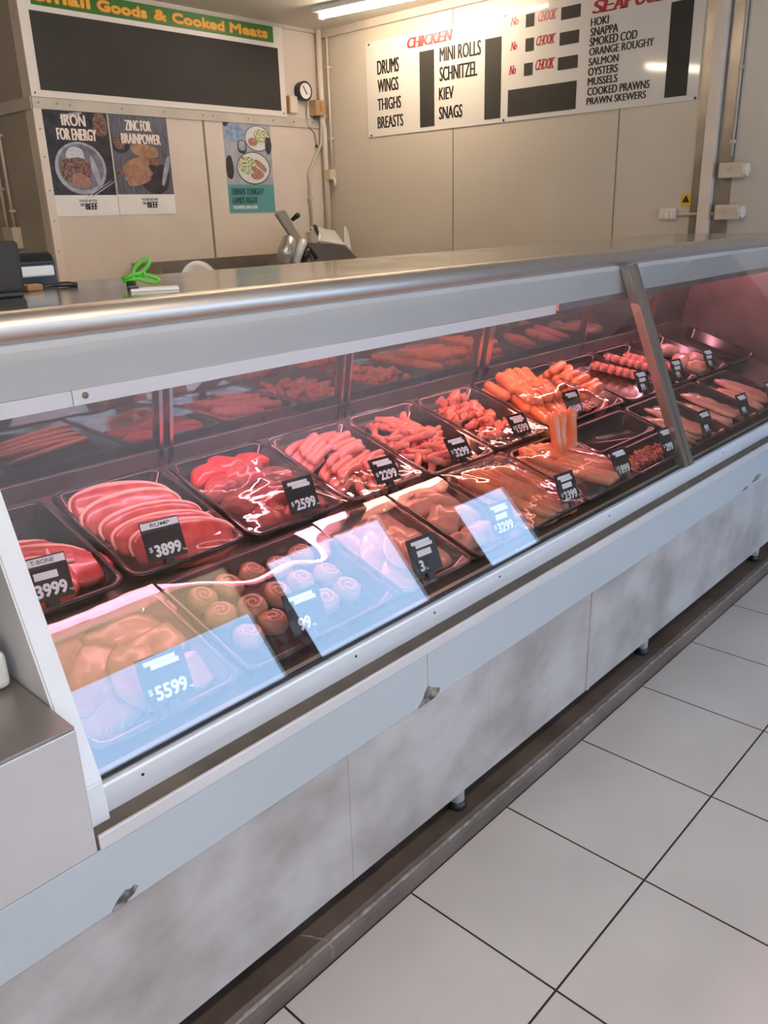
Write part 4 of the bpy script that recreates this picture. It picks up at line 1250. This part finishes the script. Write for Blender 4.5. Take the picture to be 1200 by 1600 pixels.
# beef and rice bowl poster
p, L, blob = poster('dark poster reading IRON FOR ENERGY with a bowl of beef', 2.497, 2.915, 1.575, 2.165, 1.695, MT['posterdark'], MT['paper'])
L('IRON', MT['creamink'], 2.615, 2.768, 2.075, 2.137)
L('FOR ENERGY', MT['creamink'], 2.575, 2.83, 1.998, 2.062)
blob('chopping_board', MT['meatprint'], 2.86, 2.09, 0.045, 0.07, 0.0002, 3)
blob('knife_print', MT['bowl'], 2.68, 2.132, 0.075, 0.012, 0.0004, None, 20, 14)
blob('bowl', MT['bowl'], 2.70, 1.845, 0.165, 0.146, 0.0004)
blob('bowl_inside', MT['bowlin'], 2.702, 1.850, 0.146, 0.128, 0.0006)
blob('rice', MT['riceprint'], 2.675, 1.910, 0.06, 0.05, 0.0008, 5)
blob('beef', MT['meatprint'], 2.665, 1.835, 0.095, 0.075, 0.0010, 8)
blob('beef', MT['lambprint'], 2.69, 1.775, 0.06, 0.04, 0.0011, 9)
blob('onion', MT['bowl'], 2.79, 1.83, 0.018, 0.085, 0.0012, 11, 20, 12)
for k in (0, 1):
    blob('chopstick', MT['bowl'], 2.80 + 0.03 * k, 1.730, 0.11, 0.0035, 0.0013, None, 12, 28)
L("YOU'RE BETTER", MT['ink'], 2.655, 2.775, 1.655, 1.670, 0.01)
L('ON', MT['ink'], 2.660, 2.685, 1.632, 1.648, 0.02)
L('BEEF', MT['ink'], 2.692, 2.775, 1.612, 1.648, 0.03)
# bun poster
p, L, blob = poster('grey poster reading ZINC FOR BRAINPOWER with two filled buns', 2.922, 3.335, 1.578, 2.172, 1.698, MT['postergrey'], MT['paper'])
L('ZINC FOR', MT['creamink'], 3.03, 3.215, 2.068, 2.128)
L('BRAINPOWER', MT['creamink'], 2.993, 3.275, 1.993, 2.052)
blob('bowl_of_beef', MT['posterdark'], 2.985, 1.985, 0.055, 0.05, 0.0004, 4)
blob('bowl_of_beef', MT['meatprint'], 2.975, 1.995, 0.04, 0.035, 0.0005, 5)
blob('board', MT['posterdark'], 3.20, 1.80, 0.12, 0.09, 0.0003, 6, 26, -12)
blob('knife', MT['bowl'], 3.29, 1.84, 0.016, 0.10, 0.0006, 8, 20, -20)
blob('bun', MT['bun'], 3.15, 1.955, 0.10, 0.038, 0.0008, 15, 26, -8, 0.05)
blob('filling', MT['meatprint'], 3.17, 1.905, 0.095, 0.032, 0.0007, 16, 26, -8)
blob('bun', MT['bun'], 3.075, 1.865, 0.095, 0.045, 0.0012, 18, 26, 16, 0.05)
blob('filling', MT['lambprint'], 3.09, 1.815, 0.11, 0.035, 0.0011, 19, 26, 14, 0.2)
blob('bun', MT['bun'], 3.09, 1.785, 0.09, 0.03, 0.0010, 20, 26, 14, 0.05)
blob('beetroot', MT['meatprint'], 2.955, 1.83, 0.02, 0.025, 0.0006, 21)
L("YOU'RE BETTER", MT['ink'], 3.085, 3.205, 1.660, 1.675, 0.01)
L('ON', MT['ink'], 3.090, 3.115, 1.637, 1.653, 0.02)
L('BEEF', MT['ink'], 3.122, 3.205, 1.617, 1.653, 0.03)
# lamb poster
p, L, blob = poster("teal and grey poster reading DINNER TONIGHT? LAMB'S RIGHT with two plates", 3.778, 4.195, 1.573, 2.165, 1.760, MT['posterstone'], MT['teal'])
blob('glass_print', MT['posterdark'], 3.81, 1.87, 0.03, 0.08, 0.0004, 3)
blob('glass_print', MT['posterdark'], 4.165, 2.02, 0.028, 0.06, 0.0012, 4)
blob('cloth', MT['bluecloth'], 3.87, 2.095, 0.085, 0.06, 0.0004, 5, 26, 30, 0.3)
blob('dark_corner', MT['posterdark'], 3.82, 2.145, 0.04, 0.018, 0.0003, 6)
blob('plate_rim', MT['posterdark'], 4.075, 2.062, 0.116, 0.084, 0.0004)
blob('plate', MT['plateprint'], 4.075, 2.063, 0.110, 0.079, 0.0006)
blob('salad', MT['salad'], 4.11, 2.075, 0.065, 0.05, 0.0008, 7)
blob('lamb', MT['lambprint'], 4.03, 2.04, 0.04, 0.028, 0.0009, 8)
blob('tumbler', MT['posterdark'], 3.93, 2.005, 0.04, 0.045, 0.0005, 9, 26, 0, 0.05)
blob('tumbler_drink', MT['bowl'], 3.93, 2.012, 0.03, 0.032, 0.0006, 10, 26, 0, 0.05)
blob('plate_rim', MT['posterdark'], 4.02, 1.868, 0.150, 0.108, 0.0005)
blob('plate', MT['plateprint'], 4.02, 1.869, 0.143, 0.101, 0.0007)
blob('salad', MT['salad'], 3.97, 1.885, 0.08, 0.06, 0.0009, 12)
blob('lamb', MT['lambprint'], 4.085, 1.885, 0.06, 0.022, 0.0010, 13, 26, -35)
blob('lamb', MT['lambprint'], 4.055, 1.845, 0.06, 0.022, 0.0011, 14, 26, -30)
blob('lamb', MT['lambprint'], 4.04, 1.815, 0.05, 0.02, 0.0012, 15, 26, -8)
L('DINNER TONIGHT?', MT['tealdark'], 3.808, 4.10, 1.692, 1.737, 0.02)
L("LAMB'S RIGHT", MT['tealdark'], 3.808, 4.035, 1.635, 1.680, 0.02)
L('YOU NEVER LAMB ALONE', MT['paper'], 3.808, 4.03, 1.600, 1.622, 0.02)

# ---- gauge, boxes and pipes by the corner
ga = empty('wall_gauge', (4.51, YB, 2.392))
tag(ga, 'round black temperature gauge with white dial high on the back wall', 'gauge')
bm = bmesh.new(); tube(bm, [(0, 0, 0), (0, -0.05, 0), (0, -0.055, 0)], [0.062, 0.066, 0.066], 30); link('casing', bm, MT['blackplastic'], ga)
bm = bmesh.new(); cyl(bm, (0, -0.055, 0), (0, -1, 0), 0.052, 0.002, 30); link('dial', bm, MT['paper'], ga)
bm = bmesh.new(); plate(bm, [(-0.028, -0.0585, 0.030), (-0.022, -0.0585, 0.034), (0.016, -0.0585, -0.018), (0.008, -0.0585, -0.024)], (0, -1, 0), 0.001); link('needle', bm, MT['ink'], ga)
bm = bmesh.new(); tube(bm, [(0.03, -0.03, -0.06), (0.035, -0.012, -0.14), (0.04, -0.01, -0.22), (0.075, -0.012, -0.245), (0.10, -0.02, -0.275), (0.115, -0.02, -0.35)], 0.003, 6); link('sensor_lead', bm, MT['blackplastic'], ga)
bm = bmesh.new(); cyl(bm, (0.115, -0.02, -0.35), (0, 0, -1), 0.008, 0.022, 10); link('sensor_tip', bm, MT['blackplastic'], ga)
o = boxobj('switch_plate', MT['trim'], -0.042, 0.042, -0.03, 0, -0.055, 0.055, None, 0.004, Matrix.Translation((4.41, YB, 2.30)))
tag(o, 'cream switch box left of the black gauge on the back wall', 'switch')
boxobj('dark_edge', MT['brownbox'], -0.0425, -0.030, -0.031, -0.001, -0.0555, 0.0555, o)
tb = empty('thermostat', (4.64, YB, 2.285)); tag(tb, 'aged tan thermostat box right of the black gauge', 'thermostat')
boxobj('casing', MT['brownbox'], -0.052, 0.05, -0.075, 0, -0.05, 0.055, tb, 0.004)
boxobj('slot', MT['wood'], -0.012, 0.010, -0.0765, -0.075, -0.02, 0.035, tb)
bm = bmesh.new(); cyl(bm, (-0.02, -0.04, -0.05), (0, 0, -1), 0.022, 0.02, 16); link('gland', bm, MT['blackplastic'], tb)
bm = bmesh.new(); cyl(bm, (0.035, -0.05, -0.045), (0, -1, -0.6), 0.018, 0.025, 16); link('knob', bm, MT['beigebox'], tb)

def pipe(name, label, pts, r, m, clips=(), cat='pipe'):
    bm = bmesh.new(); tube(bm, pts, r, 12)
    o = link(name, bm, MT[m], None, True); tag(o, label, cat)
    if clips:
        for c in clips:
            boxobj('clip', MT[m], c[0] - r * 1.9, c[0] + r * 1.9, c[1] - r * 1.5, c[1] + r * 1.5, c[2] - 0.008, c[2] + 0.008, o, 0.002)
    return o
pipe('corner_pipe', 'thick cream pipe running down the corner beside the gauge', [(4.675, 4.905, CEIL), (4.675, 4.905, 2.2), (4.688, 4.905, 2.15), (4.688, 4.905, 1.0)], 0.022, 'pipe')
pipe('bent_conduit', 'thin bent conduit stepping left below the thermostat', [(4.672, 4.915, 2.2), (4.672, 4.925, 2.055), (4.655, 4.93, 2.02), (4.552, 4.935, 1.872), (4.538, 4.935, 1.83), (4.538, 4.935, 1.40)], 0.011, 'conduit', ((4.538, 4.935, 1.66),))
pipe('thin_conduit', 'thin cream conduit on the right wall next to the corner', [(4.712, 4.86, CEIL), (4.712, 4.86, 1.84)], 0.009, 'pipe', ((4.712, 4.86, 2.56), (4.712, 4.86, 2.08), (4.712, 4.86, 1.86)))
o = boxobj('junction_box', MT['beigebox'], -0.03, 0.03, -0.035, 0.035, -0.035, 0.035, None, 0.006, Matrix.Translation((4.695, 4.87, 1.83)))
tag(o, 'small beige junction box at the foot of the thin conduit', 'junction box')
bm = bmesh.new(); tube(bm, [(0, -0.03, -0.02), (0, -0.05, -0.05), (0, -0.045, -0.09)], 0.012, 10); link('gland', bm, MT['pipe'], o, True)
o = boxobj('conduit_socket', MT['conduit'], -0.05, 0.05, -0.05, 0, -0.06, 0.06, None, 0.006, Matrix.Translation((4.54, YB, 1.37)))
tag(o, 'beige socket box at the foot of the bent conduit', 'socket')

# right wall: conduit with isolators
pipe('isolator_conduit', 'thin conduit running down to the upper isolator switch', [(4.712, 1.838, CEIL), (4.712, 1.838, 1.765)], 0.008, 'conduit', ((4.712, 1.838, 2.19), (4.712, 1.838, 1.84)))
def isolator(label, y, z):
    r = empty('isolator_switch', (XR - 0.004, y, z)); tag(r, label, 'switch', 'isolator switches by the pilaster')
    boxobj('body', MT['beigebox'], -0.055, 0, -0.055, 0.070, -0.038, 0.038, r, 0.008)
    bm = bmesh.new(); cyl(bm, (-0.055, 0.01, 0.006), (-1, 0, 0), 0.014, 0.01, 16); link('dial', bm, MT['conduit'], r)
    bm = bmesh.new(); tube(bm, [(-0.028, -0.055, 0), (-0.028, -0.075, 0), (-0.028, -0.08, 0)], [0.034, 0.034, 0.028], 8); link('end_cap', bm, MT['trim'], r)
    return r
isolator('upper beige isolator switch at the end of the thin conduit', 1.815, 1.70)
isolator('lower beige isolator switch just above the counter top', 1.815, 1.492)
o = boxobj('power_outlet', MT['trim'], -0.028, 0, -0.05, 0.05, -0.03, 0.03, None, 0.006, Matrix.Translation((XR, 2.165, 1.490)))
tag(o, 'pale power outlet on the right wall left of the pilaster', 'outlet')
for y in (-0.03, 0.0, 0.03):
    boxobj('socket', MT['white'], -0.034, -0.027, y - 0.008, y + 0.008, -0.02, 0.02, o, 0.002)
pipe('outlet_conduit', 'short grey conduit joining the outlet to the pilaster', [(4.715, 2.115, 1.485), (4.715, 1.89, 1.485)], 0.008, 'conduit')
wl = empty('warning_label', (XR - 0.001, 2.072, 1.56)); tag(wl, 'small yellow electrical warning label above the power outlet', 'label')
boxobj('sticker', MT['warn'], -0.001, 0, -0.027, 0.027, -0.032, 0.032, wl)
bm = bmesh.new(); plate(bm, [(-0.0015, 0.021, -0.012), (-0.0015, -0.021, -0.012), (-0.0015, 0, 0.026)], (-1, 0, 0), 0.0005); link('triangle', bm, MT['ink'], wl)
bm = bmesh.new(); plate(bm, [(-0.0025, 0.003, 0.014), (-0.0025, -0.004, 0.002), (-0.0025, 0.0, 0.002), (-0.0025, 0.004, -0.008), (-0.0025, -0.003, 0.004), (-0.0025, 0.001, 0.005)][:5], (-1, 0, 0), 0.0005); link('bolt', bm, MT['warn'], wl)

# left face of the coolroom: conduits and a box
pipe('side_conduit', 'grey conduit on the shaded side of the coolroom, nearer one', [(2.44, 5.40, 2.25), (2.44, 5.40, 1.50)], 0.010, 'conduit', ((2.44, 5.40, 2.05), (2.44, 5.40, 1.62)))
pipe('side_conduit', 'grey conduit on the shaded side of the coolroom, farther one', [(2.44, 5.50, 2.4), (2.44, 5.50, 1.2)], 0.010, 'conduit', ((2.44, 5.50, 1.75),))
o = boxobj('wall_socket', MT['beigebox'], -0.06, 0, -0.07, 0.07, -0.065, 0.065, None, 0.006, Matrix.Translation((2.458, 5.42, 1.46)))
tag(o, 'beige socket box on the shaded side of the coolroom', 'socket')

# ================================================================== BACK BENCH AND SLICER
be = empty('back_bench', (3.83, 4.6, 0)); tag(be, 'steel back bench with low dark splashback under the posters', 'bench')
def bpart(nm, m, *a, bev=0.0):
    o = boxobj(nm, m, *a, be, bev); o.matrix_local = Matrix.Translation((-3.83, -4.6, 0)); return o
bpart('bench_top', MT['steel'], 2.95, 4.70, 4.22, 4.91, 0.95, 0.985, bev=0.003)
bpart('splashback', MT['steeldark'], 2.955, 4.66, 4.905, 4.93, 0.985, 1.285, bev=0.002)
bpart('splash_end', MT['steeldark'], 2.945, 2.955, 4.60, 4.93, 0.985, 1.285)
bpart('shelf', MT['steel'], 3.0, 4.68, 4.3, 4.9, 0.25, 0.28)
for x in (3.0, 4.66):
    for y in (4.27, 4.87):
        bpart('leg', MT['steel'], x - 0.02, x + 0.02, y - 0.02, y + 0.02, 0, 0.95)
bm = bmesh.new()
for a, b in (((0.15, 0.0), (0.15, 0.02)),):
    pass
prof = [(0.001, 0.0), (0.10, 0.0), (0.118, -0.012), (0.150, -0.020), (0.150, -0.026), (0.115, -0.020), (0.098, -0.008), (0.001, -0.008)]
rings = [[bm.verts.new((r_ * math.cos(2 * math.pi * k / 40), y, r_ * math.sin(2 * math.pi * k / 40))) for k in range(40)] for r_, y in prof]
for a, b in zip(rings, rings[1:]):
    for k in range(40):
        bm.faces.new((a[k], a[(k + 1) % 40], b[(k + 1) % 40], b[k]))
o = link('white_plate', bm, MT['white'], None, True, Matrix.Translation((3.225, 4.62, 1.137)) @ Matrix.Rotation(R(-8), 4, 'X'))
tag(o, 'round white plate standing upright on the back bench', 'plate')
# slicer
SY = 4.45
K = SY / 4.3
sl = empty('meat_slicer', (3.95, SY, 0.985)); tag(sl, 'grey metal meat slicer on the back bench by the corner', 'slicer')
def P(px, py, y=SY):
    """points of the machine's outline, laid out on its own upright plane"""
    return V((px - 3.95, y - SY, py - 0.985))
def sx(X43): return X43 * K
def sz(Z43): return 1.527 + (Z43 - 1.527) * K
def pl(nm, pts, m, y, t, n=(0, -1, 0), parent=sl, bev=0.004):
    bm = bmesh.new()
    plate(bm, [P(sx(a), sz(b), y if not isinstance(y, (list, tuple)) else y[i]) for i, (a, b) in enumerate(pts)], n, t)
    if bev: bmesh.ops.bevel(bm, geom=list(bm.edges), offset=bev, segments=2, affect='EDGES')
    return link(nm, bm, m, parent)
grey = mat('slicer_alloy', (0.42, 0.41, 0.38), (0.48, 0.47, 0.44), 8, 0.3, 0.7)
light = mat('slicer_table_steel', (0.70, 0.70, 0.67), (0.74, 0.74, 0.71), 8, 0.4, 0.3)
dark = mat('slicer_dark_face', (0.16, 0.145, 0.135), (0.20, 0.18, 0.17), 8, 0.35, 0.5)
arm = pl('pusher_arm', [(3.615, 1.552), (3.62, 1.57), (3.68, 1.58), (3.70, 1.565), (3.765, 1.45), (3.86, 1.352), (3.80, 1.36), (3.75, 1.385)], grey, 4.40, 0.03)
bm = bmesh.new(); tube(bm, [P(sx(3.735), sz(1.515), 4.40), P(sx(3.765), sz(1.545), 4.37), P(sx(3.77), sz(1.55), 4.36)], [0.012, 0.018, 0.012], 12); link('arm_knob', bm, MT['blackplastic'], arm, True)
bm = bmesh.new(); tube(bm, [P(sx(3.655), sz(1.25), 4.42), P(sx(3.69), sz(1.32), 4.42), P(sx(3.73), sz(1.40), 4.42), P(sx(3.74), sz(1.41), 4.42)], [0.05, 0.062, 0.05, 0.03], 18); link('motor_housing', bm, grey, sl, True)
bm = bmesh.new(); tube(bm, [P(sx(3.71), sz(1.25), 4.36), P(sx(3.79), sz(1.385), 4.36), P(sx(3.795), sz(1.392), 4.36)], [0.026, 0.030, 0.02], 14); link('blade_cover', bm, light, sl, True)
bm = bmesh.new(); tube(bm, [P(sx(3.79), sz(1.26), 4.38), P(sx(3.85), sz(1.33), 4.38), P(sx(3.90), sz(1.27), 4.38)], 0.03, 10); link('bracket', bm, MT['blackplastic'], sl, True)
pl('front_plate', [(3.83, 1.375), (4.165, 1.345), (4.29, 1.255), (3.98, 1.21), (3.86, 1.25)], dark, 4.36, 0.012)
pl('meat_table', [(3.95, 1.38), (4.04, 1.475), (4.27, 1.438), (4.175, 1.345)], light, (4.36, 4.56, 4.56, 4.36), 0.012, (0.1, -0.7, 0.7))
pl('table_flange', [(4.175, 1.348), (4.335, 1.468), (4.365, 1.425), (4.235, 1.305)], light, (4.36, 4.52, 4.52, 4.36), 0.01, (0.6, -0.8, 0.2))
bm = bmesh.new(); tube(bm, [P(sx(3.93), sz(1.375), 4.36), P(sx(3.98), sz(1.425), 4.40)], 0.012, 10); link('table_rod', bm, light, sl, True)
bm = bmesh.new(); tube(bm, [P(sx(3.975), sz(1.42), 4.41), P(sx(4.03), sz(1.468), 4.50), P(sx(4.04), sz(1.474), 4.52)], [0.010, 0.016, 0.012], 10); link('table_handle', bm, MT['blackplastic'], sl, True)
boxobj('slicer_base', grey, -0.18, 0.42, -0.13, 0.16, 0.03, 0.24, sl, 0.03)
for x in (-0.12, 0.36):
    for y in (-0.09, 0.12):
        bm = bmesh.new(); cyl(bm, (x, y, 0), (0, 0, 1), 0.025, 0.035, 14)
        link('foot', bm, MT['blackplastic'], sl)

# ================================================================== ON THE COUNTER TOP
TZ = 1.4007
rg = empty('cash_register', (0.625, 1.66, TZ)); tag(rg, 'black cash register screen at the left end of the counter top', 'cash register')
bm = bmesh.new(); box(bm, -0.18, 0.112, -0.035, 0.03, 0.006, 0.102, 0.008, 3); link('screen_back', bm, MT['black'], rg)
bm = bmesh.new(); box(bm, -0.14, 0.10, -0.05, 0.09, 0, 0.010, 0.003); link('base', bm, MT['blackplastic'], rg)
rp = empty('receipt_printer', (0.85, 1.86, TZ)); tag(rp, 'dark receipt printer with a white front beside the cash register', 'printer')
bm = bmesh.new()
prof = [(-0.03, 0.0), (0.04, 0.0), (0.04, 0.06), (0.02, 0.078), (-0.015, 0.070), (-0.03, 0.05)]
prism_x(bm, prof, -0.065, 0.055); bmesh.ops.bevel(bm, geom=list(bm.edges), offset=0.003, segments=2, affect='EDGES'); link('printer_body', bm, MT['blackplastic'], rp)
bm = bmesh.new(); box(bm, -0.062, 0.046, -0.040, -0.031, 0.022, 0.044, 0.004); link('paper_roll', bm, MT['white'], rp)
o = boxobj('wooden_block', MT['wood'], -0.017, 0.017, -0.014, 0.014, 0, 0.013, None, 0.003, Matrix.Translation((0.80, 1.735, TZ)))
tag(o, 'small orange brown block on the counter beside the printer', 'block')
bm = bmesh.new(); tube(bm, [(-0.04, 0, 0.004), (-0.01, 0.01, 0.006), (0.02, 0.0, 0.006), (0.035, -0.01, 0.004)], [0.003, 0.005, 0.006, 0.005], 8)
o = link('black_pen', bm, MT['blackplastic'], None, True, Matrix.Translation((0.87, 1.755, TZ))); tag(o, 'black pen lying on the counter in front of the printer', 'pen')
# paper pad and green scissors
o = boxobj('paper_pad', MT['paper'], -0.046, 0.046, -0.019, 0.019, 0, 0.006, None, 0.001, Matrix.Translation((0.925, 1.475, TZ)) @ Matrix.Rotation(R(-28), 4, 'Z'))
tag(o, 'small white paper pad beneath the green scissors', 'paper pad')
boxobj('clip', MT['blackplastic'], -0.050, -0.030, -0.016, 0.016, 0.0056, 0.010, o, 0.002)
gsx = empty('scissors', (0.985, 1.565, TZ)); tag(gsx, 'bright green handled scissors standing open on the counter', 'scissors')
def loop(nm, c, rx_, rz_, ang, y):
    bm = bmesh.new()
    pts = []
    for k in range(21):
        a = 2 * math.pi * k / 20
        u, w = rx_ * math.cos(a), rz_ * math.sin(a)
        ca, sa = math.cos(R(ang)), math.sin(R(ang))
        pts.append((c[0] + u * ca - w * sa, y, c[1] + u * sa + w * ca))
    tube(bm, pts, 0.0052, 8, False)
    return link(nm, bm, MT['greenplastic'], gsx, True)
XD = Matrix.Rotation(R(-38), 4, 'Z')
gsx.matrix_world = Matrix.Translation((0.957, 1.575, TZ)) @ XD @ Matrix.Scale(0.82, 4)
loop('handle_ring', (0.006, 0.050), 0.026, 0.010, 38, 0.0)
loop('handle_ring', (0.020, 0.020), 0.026, 0.008, -14, 0.006)
bm = bmesh.new()
tube(bm, [(-0.045, 0, 0.020), (-0.02, 0, 0.030), (-0.010, 0, 0.038)], [0.006, 0.006, 0.005], 8)
tube(bm, [(-0.045, 0, 0.018), (-0.02, 0.004, 0.020), (0.0, 0.006, 0.022)], [0.006, 0.006, 0.005], 8)
tube(bm, [(0.010, 0.0, 0.045), (0.014, 0.0, 0.024)], [0.004, 0.004], 8)
link('handle_arms', bm, MT['greenplastic'], gsx, True)
bm = bmesh.new(); box(bm, -0.035, -0.012, -0.010, 0.014, 0, 0.014, 0.003); link('blade_guard', bm, MT['blackplastic'], gsx)
